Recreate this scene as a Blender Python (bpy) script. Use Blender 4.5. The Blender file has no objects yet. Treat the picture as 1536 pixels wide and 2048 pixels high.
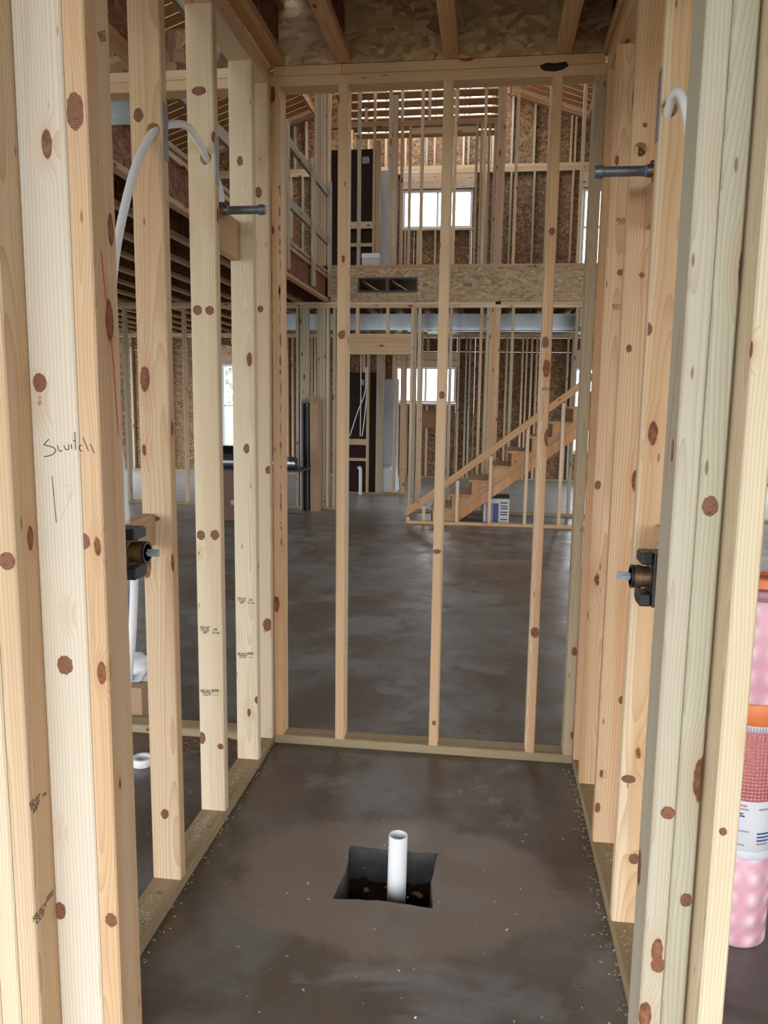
import bpy, bmesh, math, random
from mathutils import Vector, Matrix
random.seed(7)
SC = bpy.context.scene
COL = SC.collection

# ------------------------------------------------------------------ camera
cam_d = bpy.data.cameras.new('camera')
cam = bpy.data.objects.new('camera', cam_d)
COL.objects.link(cam)
_r = Vector((0.99118, 0.13183, 0.01346)); _d = Vector((0.0319, -0.13874, -0.98982)); _f = Vector((-0.12862, 0.98152, -0.14172))
m = Matrix((_r, -_d, -_f)).transposed().to_4x4()
m.translation = (0, 0, 1.4916)
cam.matrix_world = m
cam_d.sensor_fit = 'VERTICAL'; cam_d.sensor_height = 36.0
cam_d.lens = 1555.6 * 36.0 / 2048.0
cam_d.clip_start = 0.05; cam_d.clip_end = 300
SC.camera = cam

# ------------------------------------------------------------------ sky (bright overcast) and exposure
SKY = 4.2
w = bpy.data.worlds.new('overcast_sky'); SC.world = w
w.use_nodes = True
bg = w.node_tree.nodes['Background']
bg.inputs[0].default_value = (0.91, 0.95, 1.0, 1)
bg.inputs[1].default_value = SKY
SC.view_settings.view_transform = 'Standard'
SC.view_settings.look = 'None'
SC.view_settings.gamma = 1.0
SC.view_settings.use_curve_mapping = False
SC.view_settings.exposure = 0.64
SC.cycles.use_denoising = True
SC.cycles.max_bounces = 8
SC.cycles.diffuse_bounces = 5
SC.cycles.adaptive_threshold = 0.025
SC.cycles.adaptive_min_samples = 16
SC.cycles.transparent_max_bounces = 12
SC.cycles.sample_clamp_indirect = 8.0

PI = math.pi

# ------------------------------------------------------------------ materials
def new_mat(name):
    mt = bpy.data.materials.new(name); mt.use_nodes = True
    nt = mt.node_tree
    return mt, nt, nt.nodes, nt.links, nt.nodes['Principled BSDF']

class NB:
    """small node helper"""
    def __init__(s, nt): s.nt = nt; s.n = nt.nodes; s.l = nt.links
    def _in(s, sock, v):
        if v is None: return
        if hasattr(v, 'is_output') or isinstance(v, bpy.types.NodeSocket): s.l.new(v, sock)
        else: sock.default_value = v
    def math(s, op, a, b=None, c=None, clamp=False):
        n = s.n.new('ShaderNodeMath'); n.operation = op; n.use_clamp = clamp
        s._in(n.inputs[0], a); s._in(n.inputs[1], b); s._in(n.inputs[2], c); return n.outputs[0]
    def vmath(s, op, a, b=None, sc=None):
        n = s.n.new('ShaderNodeVectorMath'); n.operation = op
        s._in(n.inputs[0], a); s._in(n.inputs[1], b)
        if sc is not None: s._in(n.inputs['Scale'], sc)
        return n.outputs['Value'] if op in ('LENGTH', 'DISTANCE') else n.outputs[0]
    def noise(s, v, scale, detail=3, rough=.55, dist=0):
        n = s.n.new('ShaderNodeTexNoise'); s._in(n.inputs['Vector'], v); n.inputs['Scale'].default_value = scale
        n.inputs['Detail'].default_value = detail; n.inputs['Roughness'].default_value = rough; n.inputs['Distortion'].default_value = dist
        return n.outputs['Fac']
    def ramp(s, f, stops):
        n = s.n.new('ShaderNodeValToRGB'); s._in(n.inputs[0], f)
        e = n.color_ramp.elements
        while len(e) < len(stops): e.new(0.5)
        for i, (p, c) in enumerate(stops): e[i].position = p; e[i].color = tuple(c) + (1,) if len(c) == 3 else c
        return n.outputs[0]
    def mix(s, f, a, b, mode='MIX'):
        n = s.n.new('ShaderNodeMix'); n.data_type = 'RGBA'; n.blend_type = mode
        s._in(n.inputs[0], f)
        s._in(n.inputs[6], a if not isinstance(a, tuple) or len(a) == 4 else a + (1,))
        s._in(n.inputs[7], b if not isinstance(b, tuple) or len(b) == 4 else b + (1,))
        return n.outputs[2]
    def maprange(s, v, a, b, c=0., d=1.):
        n = s.n.new('ShaderNodeMapRange'); n.clamp = True
        s._in(n.inputs[0], v)
        for i, x in enumerate((a, b, c, d)): n.inputs[i+1].default_value = x
        return n.outputs[0]
    def comb(s, x, y, z):
        n = s.n.new('ShaderNodeCombineXYZ')
        for i, v in enumerate((x, y, z)): s._in(n.inputs[i], v)
        return n.outputs[0]
    def sep(s, v):
        n = s.n.new('ShaderNodeSeparateXYZ'); s._in(n.inputs[0], v); return n.outputs
    def mapping(s, v, loc=(0,0,0), rot=(0,0,0), scale=(1,1,1)):
        n = s.n.new('ShaderNodeMapping'); s._in(n.inputs[0], v)
        n.inputs[1].default_value = loc; n.inputs[2].default_value = rot; n.inputs[3].default_value = scale
        return n.outputs[0]
    def voronoi(s, v, scale, out='Distance', rnd=1.0):
        n = s.n.new('ShaderNodeTexVoronoi'); s._in(n.inputs['Vector'], v); n.inputs['Scale'].default_value = scale
        n.inputs['Randomness'].default_value = rnd
        return n.outputs[out]
    def bump(s, h, strength, dist=.002):
        n = s.n.new('ShaderNodeBump'); s._in(n.inputs['Height'], h); n.inputs['Strength'].default_value = strength
        n.inputs['Distance'].default_value = dist; return n.outputs[0]

def wood(name, pale, tan, late, knot=(0.13, 0.045, 0.018), knots=1.0, rough=.62, red=(0.50, 0.22, 0.10), red2=(0.30, 0.12, 0.055)):
    """sawn softwood: long axis is local Z; rings around an off-centre pith, knots, fibre."""
    mt, nt, N, L, B = new_mat(name); b = NB(nt)
    tc = N.new('ShaderNodeTexCoord'); oi = N.new('ShaderNodeObjectInfo')
    r = oi.outputs['Random']
    off = b.comb(b.math('MULTIPLY', r, 17.3), b.math('MULTIPLY', r, 41.7), b.math('MULTIPLY', r, 97.1))
    p = b.vmath('ADD', tc.outputs['Object'], off)
    # knots
    kv = b.vmath('MULTIPLY', p, (10.5, 10.5, 4.2))
    vn = N.new('ShaderNodeTexVoronoi'); L.new(kv, vn.inputs['Vector']); vn.inputs['Scale'].default_value = 1.0
    kd = b.math('MULTIPLY', vn.outputs['Distance'], b.maprange(b.sep(vn.outputs['Color'])[1], 0, 1, .85, 2.6))
    wob = b.noise(p, 70, 1)
    kd2 = b.math('ADD', kd, b.math('MULTIPLY', b.math('SUBTRACT', wob, .5), .05))
    kmask = b.maprange(kd2, .172 * knots, .150 * knots, 0, 1)
    krim = b.math('MULTIPLY', kmask, b.maprange(kd2, .10 * knots, .16 * knots, 0, 1))
    khalo = b.maprange(kd2, .44 * knots, .12 * knots, 0, 1)
    # rings
    lo = b.noise(b.vmath('MULTIPLY', p, (5, 5, 1.1)), 1.0, 2)
    s = b.sep(tc.outputs['Object'])
    rr = b.math('MULTIPLY', b.math('SUBTRACT', r, .5), .16)
    r2 = b.math('FRACT', b.math('MULTIPLY', r, 37.7))
    bend = b.math('MULTIPLY', b.math('SUBTRACT', lo, .5), .075)
    kb = b.math('MULTIPLY', khalo, .016)
    tilt = b.math('MULTIPLY', s[2], b.math('MULTIPLY', b.math('SUBTRACT', r2, .5), .03))
    x = b.math('ADD', b.math('ADD', s[0], rr), b.math('ADD', bend, kb))
    y = b.math('ADD', b.math('ADD', s[1], b.math('ADD', .03, b.math('MULTIPLY', r2, .05))), b.math('ADD', tilt, bend))
    rad = b.vmath('LENGTH', b.comb(x, y, 0.0))
    ring = b.math('FRACT', b.math('MULTIPLY', rad, 170.0))
    late_f = b.math('POWER', ring, 2.2)
    fib = b.noise(b.vmath('MULTIPLY', p, (260, 260, 5)), 1.0, 1)
    base = b.mix(b.maprange(b.noise(b.vmath('MULTIPLY', p, (15, 15, .55)), 1.0, 1), .44, .58), pale, tan)
    tone = b.math('FRACT', b.math('MULTIPLY', r, 91.3))
    base = b.mix(b.math('MULTIPLY', tone, .55), base, tan)
    c = b.mix(b.math('MULTIPLY', late_f, .62), base, late)
    streak = b.maprange(b.noise(b.vmath('MULTIPLY', p, (34, 34, .6)), 1.0, 3), .64, .74)
    c = b.mix(b.math('MULTIPLY', streak, .38), c, red)
    c = b.mix(b.maprange(fib, .35, .75, .0, .16), c, late)
    c = b.mix(b.math('MULTIPLY', khalo, .30), c, red)
    c = b.mix(b.math('MULTIPLY', kmask, .95), c, b.mix(b.maprange(wob, .3, .7), knot, red2))
    c = b.mix(b.math('MULTIPLY', krim, .45), c, (0.06, 0.025, 0.012))
    pin = b.maprange(b.voronoi(b.vmath('MULTIPLY', p, (22, 22, 5)), 1.0), .075, .045)
    c = b.mix(b.math('MULTIPLY', pin, .7), c, knot)
    c = b.mix(1.0, c, oi.outputs['Color'], 'MULTIPLY')
    L.new(c, B.inputs['Base Color'])
    B.inputs['Roughness'].default_value = rough
    B.inputs['Specular IOR Level'].default_value = .25
    return mt

PINE = wood('pine_lumber', (0.725, 0.61, 0.46), (0.635, 0.45, 0.285), (0.46, 0.285, 0.15))
PALE = wood('pale_pine_lumber', (0.77, 0.70, 0.565), (0.72, 0.61, 0.455), (0.53, 0.40, 0.25))
GREYP = wood('greyed_pine_lumber', (0.53, 0.485, 0.385), (0.46, 0.395, 0.295), (0.36, 0.285, 0.195))
TREAT = wood('treated_pine_plate', (0.40, 0.325, 0.195), (0.325, 0.245, 0.135), (0.20, 0.14, 0.075), knots=.7)

def osb(name, cols, gloss=.55, ang=(.35, 1.35, 2.5, -.25)):
    mt, nt, N, L, B = new_mat(name); b = NB(nt)
    tc = N.new('ShaderNodeTexCoord'); oi = N.new('ShaderNodeObjectInfo')
    r = oi.outputs['Random']
    p = b.vmath('ADD', tc.outputs['Object'], b.comb(b.math('MULTIPLY', r, 13.1), 0.0, b.math('MULTIPLY', r, 31.7)))
    p = b.vmath('MULTIPLY', p, (1, 0.02, 1))
    warp = N.new('ShaderNodeTexNoise'); L.new(p, warp.inputs['Vector']); warp.inputs['Scale'].default_value = 9
    p2 = b.vmath('ADD', p, b.vmath('SCALE', b.vmath('SUBTRACT', warp.outputs['Color'], (.5, .5, .5)), sc=.03))
    outs = []
    for i, (a, sx, sz) in enumerate(((ang[0], 8, 42), (ang[1], 9, 46), (ang[2], 7, 38), (ang[3], 11, 56))):
        v = b.mapping(p2, loc=(i*3.3, 0, i*5.1), rot=(0, a, 0))
        v = b.vmath('MULTIPLY', v, (sx, 1, sz))
        n = N.new('ShaderNodeTexVoronoi'); L.new(v, n.inputs['Vector']); n.inputs['Scale'].default_value = 1.0
        outs.append((b.sep(n.outputs['Color'])[0], n.outputs['Distance']))
    sel = b.noise(p, 9, 1)
    c1 = b.math('GREATER_THAN', sel, .5)
    f = N.new('ShaderNodeMix'); f.data_type = 'FLOAT'
    L.new(c1, f.inputs[0]); L.new(outs[0][0], f.inputs[2]); L.new(outs[1][0], f.inputs[3])
    sel2 = b.math('GREATER_THAN', b.noise(b.vmath('ADD', p, (4, 0, 9)), 11, 1), .52)
    f2 = N.new('ShaderNodeMix'); f2.data_type = 'FLOAT'
    L.new(sel2, f2.inputs[0]); L.new(f.outputs[0], f2.inputs[2]); L.new(outs[2][0], f2.inputs[3])
    sel3 = b.math('GREATER_THAN', b.noise(b.vmath('ADD', p, (14, 0, 2)), 10, 1), .58)
    f3 = N.new('ShaderNodeMix'); f3.data_type = 'FLOAT'
    L.new(sel3, f3.inputs[0]); L.new(f2.outputs[0], f3.inputs[2]); L.new(outs[3][0], f3.inputs[3])
    fine = b.noise(b.vmath('MULTIPLY', p2, (60, 1, 180)), 1.0, 2)
    v = b.math('ADD', b.math('MULTIPLY', f3.outputs[0], .8), b.math('MULTIPLY', fine, .2))
    c = b.ramp(v, [(0.08, cols[0]), (.35, cols[1]), (.7, cols[2]), (.95, cols[3])])
    c = b.mix(1.0, c, oi.outputs['Color'], 'MULTIPLY')
    L.new(c, B.inputs['Base Color'])
    B.inputs['Roughness'].default_value = gloss
    B.inputs['Specular IOR Level'].default_value = .3
    return mt
OSB = osb('osb_sheathing', ((0.085, 0.042, 0.018), (0.185, 0.098, 0.044), (0.285, 0.168, 0.080), (0.42, 0.275, 0.14)))
OSBRIM = osb('osb_rim_board', ((0.25, 0.16, 0.085), (0.38, 0.265, 0.15), (0.46, 0.335, 0.20), (0.57, 0.44, 0.29)), ang=(.12, .55, -.4, -.08))
WEB = osb('i_joist_web', ((0.085, 0.028, 0.014), (0.15, 0.055, 0.028), (0.22, 0.09, 0.048), (0.30, 0.15, 0.09)), .6)

def concrete():
    mt, nt, N, L, B = new_mat('slab_concrete'); b = NB(nt)
    tc = N.new('ShaderNodeTexCoord'); p = tc.outputs['Object']
    n1 = b.noise(p, 1.1, 4, .6, .6); n2 = b.noise(b.vmath('ADD', p, (31, 7, 0)), 3.4, 5, .65, .3)
    n3 = b.noise(p, 40, 3, .6); n4 = b.noise(b.vmath('ADD', p, (3, 70, 0)), .5, 2)
    c = b.mix(b.maprange(n1, .43, .57), (0.145, 0.136, 0.125), (0.105, 0.074, 0.049))
    c = b.mix(b.maprange(n2, .50, .66, 0, .8), c, (0.085, 0.058, 0.037))
    c = b.mix(b.maprange(b.noise(b.vmath('ADD', p, (9, 2, 4)), 2.0, 4, .6, .8), .54, .62, 0, .75), c, (0.20, 0.198, 0.192))
    # trowelled lighter patch of mortar around the floor cut-out
    d = b.vmath('LENGTH', b.vmath('MULTIPLY', b.vmath('SUBTRACT', p, (-0.25, 2.25, 0)), (.85, 1.25, 0)))
    d2 = b.math('ADD', d, b.math('MULTIPLY', b.math('SUBTRACT', n2, .5), .34))
    c = b.mix(b.maprange(d2, .47, .41, 0, .85), c, b.mix(n3, (0.175, 0.130, 0.090), (0.235, 0.178, 0.125)))
    c = b.mix(b.maprange(n3, .3, .8, 0, .3), c, (0.085, 0.066, 0.05))
    # window light on the slab beyond the great room, put into a paler colour
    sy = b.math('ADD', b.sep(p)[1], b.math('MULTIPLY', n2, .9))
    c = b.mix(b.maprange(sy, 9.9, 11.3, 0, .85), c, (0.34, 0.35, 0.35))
    L.new(c, B.inputs['Base Color'])
    rg = b.maprange(b.math('ADD', n2, b.math('MULTIPLY', n4, .4)), .45, .85, .24, .46)
    L.new(rg, B.inputs['Roughness'])
    B.inputs['Specular IOR Level'].default_value = .5
    L.new(b.bump(b.noise(p, 7, 3), .25, .006), B.inputs['Normal'])
    return mt
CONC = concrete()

def plain(name, col, rough=.5, metal=0., spec=.5, noise=0., scale=30, emit=None):
    mt, nt, N, L, B = new_mat(name); b = NB(nt)
    if noise:
        tc = N.new('ShaderNodeTexCoord')
        n = b.noise(tc.outputs['Object'], scale, 4)
        dk = tuple(c * (1 - noise) for c in col)
        L.new(b.mix(b.maprange(n, .3, .7), dk, col), B.inputs['Base Color'])
    else: B.inputs['Base Color'].default_value = tuple(col) + (1,)
    B.inputs['Roughness'].default_value = rough; B.inputs['Metallic'].default_value = metal
    B.inputs['Specular IOR Level'].default_value = spec
    return mt
M_PEX = plain('white_tube_plastic', (0.87, 0.89, 0.92), .35)
M_PVC = plain('white_pvc', (0.82, 0.83, 0.84), .32, noise=.05, scale=12)
M_INK = plain('black_ink', (0.015, 0.015, 0.02), .7)
M_PENCIL = plain('grey_pencil', (0.36, 0.34, 0.30), .8)
M_RED = plain('red_chalk', (0.55, 0.03, 0.03), .8)
M_STAMP = plain('stamp_ink', (0.07, 0.065, 0.06), .8)
M_GALV = plain('galvanised_sheet', (0.46, 0.51, 0.56), .28, .95, noise=.18, scale=9)
M_NAILP = plain('nail_plate_steel', (0.42, 0.44, 0.47), .38, .85, noise=.15, scale=25)
M_BLACK = plain('black_plastic', (0.012, 0.012, 0.014), .42)
M_BRASS = plain('dull_brass', (0.26, 0.17, 0.085), .42, .75, noise=.3, scale=40)
M_PIPE = plain('grey_pipe', (0.20, 0.22, 0.25), .38, .6, noise=.25, scale=30)
M_CAP = plain('grey_cap', (0.33, 0.38, 0.44), .42, .35, noise=.12, scale=40)
M_BLUE = plain('blue_sealant', (0.10, 0.24, 0.55), .5)
M_CARD = plain('cardboard', (0.40, 0.265, 0.155), .8, noise=.12, scale=8)
M_DIRT = plain('pit_soil', (0.034, 0.016, 0.008), .95, noise=.5, scale=30)
M_PIT = plain('pit_concrete', (0.085, 0.085, 0.082), .85, noise=.45, scale=22)
M_FRP = plain('brown_fibreglass_back', (0.042, 0.024, 0.020), .75, spec=.2, noise=.2, scale=6)
M_GEL = plain('white_gelcoat', (0.72, 0.75, 0.80), .3)
M_VINYL = plain('white_vinyl', (0.83, 0.85, 0.87), .35)
M_DARKM = plain('dark_duct_wrap', (0.03, 0.026, 0.025), .25, .6)
M_SHAV = plain('wood_shavings', (0.72, 0.60, 0.42), .8, noise=.3, scale=60)
M_PAPER = plain('printed_white_paper', (0.66, 0.66, 0.68), .6, noise=.08, scale=20)
M_NAVY = plain('blue_print', (0.035, 0.085, 0.25), .5)
M_LILAC = plain('lilac_print', (0.33, 0.28, 0.36), .6)
M_SOIL = plain('outdoor_ground', (0.20, 0.19, 0.12), .95, noise=.4, scale=.8)
M_LEAF = plain('tree_leaves', (0.36, 0.42, 0.33), .7, noise=.3, scale=3)
M_BARK = plain('tree_bark', (0.42, 0.38, 0.34), .9, noise=.3, scale=9)
M_ORANGE = plain('orange_band', (0.80, 0.22, 0.06), .45, noise=.15, scale=18)
M_MAUVE = plain('mauve_film', (0.42, 0.20, 0.22), .3, noise=.3, scale=20)

def foam(name, a, bcol, sx, rough=.35, bs=.5):
    mt, nt, N, L, B = new_mat(name); b = NB(nt)
    tc = N.new('ShaderNodeTexCoord'); s = b.sep(tc.outputs['Object'])
    ang = b.math('ARCTAN2', s[1], s[0])
    u = b.math('SINE', b.math('MULTIPLY', ang, sx * 5.3)); v = b.math('SINE', b.math('MULTIPLY', s[2], sx * 62))
    g = b.math('MULTIPLY', b.math('ADD', u, 1), b.math('ADD', v, 1))
    n = b.noise(tc.outputs['Object'], 18, 3)
    f = b.maprange(b.math('ADD', b.math('MULTIPLY', g, .25), b.math('MULTIPLY', n, .7)), .25, 1.25)
    L.new(b.mix(f, a, bcol), B.inputs['Base Color']); B.inputs['Roughness'].default_value = rough
    L.new(b.bump(b.math('ADD', g, n), .5, .004), B.inputs['Normal'])
    return mt
M_PINK = foam('pink_film_over_quilted_foam', (0.70, 0.34, 0.40), (0.86, 0.60, 0.66), 1.6)
M_ROSE = foam('rose_ribbed_foam', (0.50, 0.15, 0.14), (0.74, 0.30, 0.28), 10.0)

def knotmat():
    mt, nt, N, L, B = new_mat('wood_knot'); b = NB(nt)
    tc = N.new('ShaderNodeTexCoord'); oi = N.new('ShaderNodeObjectInfo'); p = tc.outputs['Object']
    n = b.noise(b.vmath('ADD', p, b.comb(b.math('MULTIPLY', oi.outputs['Random'], 9.0), 0.0, 0.0)), 110, 2)
    d = b.vmath('LENGTH', p)
    r = b.math('SINE', b.math('ADD', b.math('MULTIPLY', d, 1500), b.math('MULTIPLY', n, 6)))
    c = b.mix(b.maprange(r, -1, 1), (0.165, 0.062, 0.028), (0.255, 0.105, 0.05))
    c = b.mix(b.maprange(n, .55, .72), c, (0.075, 0.028, 0.013))
    L.new(c, B.inputs['Base Color']); B.inputs['Roughness'].default_value = .6
    return mt
M_KNOT = knotmat()

def glass():
    mt = bpy.data.materials.new('window_glass'); mt.use_nodes = True
    nt = mt.node_tree; N = nt.nodes; L = nt.links
    N.remove(N['Principled BSDF']); out = N['Material Output']
    t = N.new('ShaderNodeBsdfTransparent'); g = N.new('ShaderNodeBsdfGlossy'); g.inputs['Roughness'].default_value = .02
    mx = N.new('ShaderNodeMixShader'); fr = N.new('ShaderNodeFresnel'); fr.inputs[0].default_value = 1.35
    L.new(fr.outputs[0], mx.inputs[0]); L.new(t.outputs[0], mx.inputs[1]); L.new(g.outputs[0], mx.inputs[2]); L.new(mx.outputs[0], out.inputs[0])
    return mt
GLASS = glass()

# ------------------------------------------------------------------ builders
def wpos(o):
    p = Vector(o.location)
    while o.parent: o = o.parent; p = p + Vector(o.location)
    return p
def put(o, parent, loc):
    COL.objects.link(o)
    if parent: o.parent = parent; o.location = Vector(loc) - wpos(parent)
    else: o.location = loc
    return o
def tag(o, label, cat, group=None, kind=None):
    o['label'] = label; o['category'] = cat
    if group: o['group'] = group
    if kind: o['kind'] = kind
    return o
def empty(name, loc, label=None, cat=None, group=None, kind=None):
    o = bpy.data.objects.new(name, None); o.empty_display_size = .1
    COL.objects.link(o); o.location = loc
    if label: tag(o, label, cat, group, kind)
    return o
def structure(name, loc, label, cat): return empty(name, loc, label, cat, kind='structure')

_cache = {}
def board_mesh(a, b_, L, mat, ch):
    """bar of section a x b_ centred on local x,y; runs 0..L on local z; eased long edges."""
    k = (round(a, 3), round(b_, 3), round(L, 3), mat.name, ch)
    if k in _cache: return _cache[k]
    c = min(ch, a * .3, b_ * .3); x, y = a/2, b_/2
    prof = [(-x+c, -y), (x-c, -y), (x, -y+c), (x, y-c), (x-c, y), (-x+c, y), (-x, y-c), (-x, -y+c)]
    v = [(px, py, 0) for px, py in prof] + [(px, py, L) for px, py in prof]
    f = [(i, (i+1) % 8, 8+(i+1) % 8, 8+i) for i in range(8)] + [tuple(range(7, -1, -1)), tuple(range(8, 16))]
    me = bpy.data.meshes.new('board'); me.from_pydata(v, [], f); me.materials.append(mat)
    _cache[k] = me; return me
def bd(name, x0, x1, y0, y1, z0, z1, mat=None, parent=None, tint=None, ch=.003):
    """axis-aligned piece of lumber with the grain along its longest side."""
    mat = mat or PINE
    dx, dy, dz = x1-x0, y1-y0, z1-z0
    cx, cy, cz = (x0+x1)/2, (y0+y1)/2, (z0+z1)/2
    if dz >= dx and dz >= dy:
        me = board_mesh(dx, dy, dz, mat, ch); rot = (0, 0, 0); loc = (cx, cy, z0)
    elif dx >= dy:
        me = board_mesh(dz, dy, dx, mat, ch); rot = (0, PI/2, 0); loc = (x0, cy, cz)
    else:
        me = board_mesh(dx, dz, dy, mat, ch); rot = (-PI/2, 0, 0); loc = (cx, y0, cz)
    o = bpy.data.objects.new(name, me); put(o, parent, loc); o.rotation_euler = rot
    if tint: o.color = (*tint, 1)
    return o
def bar(name, p0, p1, a, b_, mat=None, parent=None, tint=None, up=(0, 1, 0)):
    """board between two points; local y towards 'up'."""
    mat = mat or PINE
    p0, p1 = Vector(p0), Vector(p1); d = p1-p0; L = d.length; z = d.normalized()
    y = Vector(up); y = (y - y.dot(z)*z).normalized(); x = y.cross(z)
    me = board_mesh(a, b_, L, mat, .003)
    o = bpy.data.objects.new(name, me); put(o, parent, p0)
    o.rotation_euler = Matrix((x, y, z)).transposed().to_euler()
    if tint: o.color = (*tint, 1)
    return o
def mesh(name, v, f, mat, parent=None, loc=(0, 0, 0), smooth=False, rot=None):
    me = bpy.data.meshes.new(name); me.from_pydata([tuple(p) for p in v], [], f)
    for mm in (mat if isinstance(mat, (list, tuple)) else [mat]): me.materials.append(mm)
    me.update()
    if smooth:
        for p in me.polygons: p.use_smooth = True
    o = bpy.data.objects.new(name, me); put(o, parent, loc)
    if rot: o.rotation_euler = rot
    return o
def bmobj(name, bm, mat, parent=None, loc=(0, 0, 0), smooth=False):
    me = bpy.data.meshes.new(name); bmesh.ops.recalc_face_normals(bm, faces=bm.faces); bm.to_mesh(me); bm.free()
    for mm in (mat if isinstance(mat, (list, tuple)) else [mat]): me.materials.append(mm)
    if smooth:
        for p in me.polygons: p.use_smooth = True
    o = bpy.data.objects.new(name, me); return put(o, parent, loc)
def boxo(name, x0, x1, y0, y1, z0, z1, mat, parent=None, bevel=0., tint=None):
    bm = bmesh.new()
    bmesh.ops.create_cube(bm, size=1)
    bmesh.ops.scale(bm, vec=(x1-x0, y1-y0, z1-z0), verts=bm.verts)
    if bevel: bmesh.ops.bevel(bm, geom=bm.edges[:], offset=bevel, segments=2, affect='EDGES', profile=.5)
    o = bmobj(name, bm, mat, parent, ((x0+x1)/2, (y0+y1)/2, (z0+z1)/2))
    if tint: o.color = (*tint, 1)
    return o
def prism(name, prof, thick, mat, parent=None, loc=(0, 0, 0), rot=(0, 0, 0), bevel=0.):
    """polygon in local x-z, extruded along local y by thick (centred)."""
    bm = bmesh.new()
    vs = [bm.verts.new((x, -thick/2, z)) for x, z in prof]; f = bm.faces.new(vs)
    r = bmesh.ops.extrude_face_region(bm, geom=[f])
    bmesh.ops.translate(bm, vec=(0, thick, 0), verts=[g for g in r['geom'] if isinstance(g, bmesh.types.BMVert)])
    if bevel: bmesh.ops.bevel(bm, geom=bm.edges[:], offset=bevel, segments=2, affect='EDGES', profile=.5)
    o = bmobj(name, bm, mat, parent, loc); o.rotation_euler = rot; return o
def lathe(name, prof, mat, parent=None, loc=(0, 0, 0), rot=(0, 0, 0), seg=28, smooth=True):
    """profile (r,z) around local z."""
    v = []; f = []
    for r, z in prof:
        for i in range(seg):
            a = 2*PI*i/seg; v.append((r*math.cos(a), r*math.sin(a), z))
    n = len(prof)
    for k in range(n-1):
        for i in range(seg):
            j = (i+1) % seg; f.append((k*seg+i, k*seg+j, (k+1)*seg+j, (k+1)*seg+i))
    if prof[0][0] > 1e-6: f.append(tuple(range(seg-1, -1, -1)))
    if prof[-1][0] > 1e-6: f.append(tuple(range((n-1)*seg, n*seg)))
    o = mesh(name, v, f, mat, parent, loc); o.rotation_euler = rot
    if smooth:
        me = o.data
        for p in me.polygons: p.use_smooth = len(p.vertices) == 4
        me.set_sharp_from_angle(angle=.7)
    return o
def catmull(pts, n=8):
    P = [Vector(p) for p in pts]; P = [P[0]*2-P[1]] + P + [P[-1]*2-P[-2]]; out = []
    for i in range(1, len(P)-2):
        for k in range(n):
            t = k/n; a, b_, c, d = P[i-1], P[i], P[i+1], P[i+2]
            out.append(.5*((2*b_)+(c-a)*t+(2*a-5*b_+4*c-d)*t*t+(3*b_-a-3*c+d)*t**3))
    out.append(P[-2]); return out
def tube(name, pts, r, mat, parent=None, seg=14, smooth_path=True, n=8):
    P = catmull(pts, n) if smooth_path else [Vector(p) for p in pts]
    o0 = P[0].copy(); v = []; f = []; nx = None
    for i, p in enumerate(P):
        t = (P[min(i+1, len(P)-1)]-P[max(i-1, 0)]).normalized()
        if nx is None: nx = t.orthogonal().normalized()
        nx = (nx - nx.dot(t)*t).normalized(); ny = t.cross(nx)
        for k in range(seg):
            a = 2*PI*k/seg; v.append(p-o0+r*(math.cos(a)*nx+math.sin(a)*ny))
    for i in range(len(P)-1):
        for k in range(seg):
            j = (k+1) % seg; f.append((i*seg+k, i*seg+j, (i+1)*seg+j, (i+1)*seg+k))
    f.append(tuple(range(seg-1, -1, -1))); f.append(tuple(range((len(P)-1)*seg, len(P)*seg)))
    o = mesh(name, v, f, mat, parent, o0)
    for p in o.data.polygons: p.use_smooth = len(p.vertices) == 4
    return o
def panel(name, w_, h, t, loc, mat, parent=None, rot=(0, 0, 0), tint=None):
    """sheet: local x width, local z height (both from 0), local y thickness."""
    k = ('p', round(w_, 3), round(h, 3), t, mat.name)
    if k not in _cache:
        v = [(x, y, z) for x in (0, w_) for y in (0, t) for z in (0, h)]
        f = [(0, 1, 3, 2), (4, 6, 7, 5), (0, 4, 5, 1), (2, 3, 7, 6), (0, 2, 6, 4), (1, 5, 7, 3)]
        me = bpy.data.meshes.new('sheet'); me.from_pydata(v, [], f); me.materials.append(mat); _cache[k] = me
    o = bpy.data.objects.new(name, _cache[k]); put(o, parent, loc); o.rotation_euler = rot
    if tint: o.color = (*tint, 1)
    return o
def sheath(parent, x0, x1, z0, z1, y, holes=(), mat=OSB, t=.011, name='osb_panel', step=1.22, vstep=2.44):
    """OSB sheets nailed on the far side of a wall lying along x, cut around window holes."""
    xs = {x0, x1}; x = x0+step
    while x < x1-.05: xs.add(x); x += step
    for h in holes: xs |= {h[0], h[1]}
    xs = sorted(v for v in xs if x0-1e-6 <= v <= x1+1e-6)
    for a, b_ in zip(xs, xs[1:]):
        if b_-a < .012: continue
        zs = {z0, z1}; z = z0+vstep
        while z < z1-.05: zs.add(z); z += vstep
        hh = [h for h in holes if h[0] < (a+b_)/2 < h[1]]
        for h in hh: zs |= {h[2], h[3]}
        zs = sorted(v for v in zs if z0-1e-6 <= v <= z1+1e-6)
        for c, d in zip(zs, zs[1:]):
            if any(h[2] < (c+d)/2 < h[3] for h in hh) or d-c < .012: continue
            g = .0015
            panel(name, b_-a-g, d-c-g, t, (a, y, c), mat, parent, tint=(random.uniform(.85, 1.1),)*3)
def tin():
    k = random.uniform(.9, 1.07); return (k, k*random.uniform(.97, 1.01), k*random.uniform(.93, 1.02))
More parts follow.
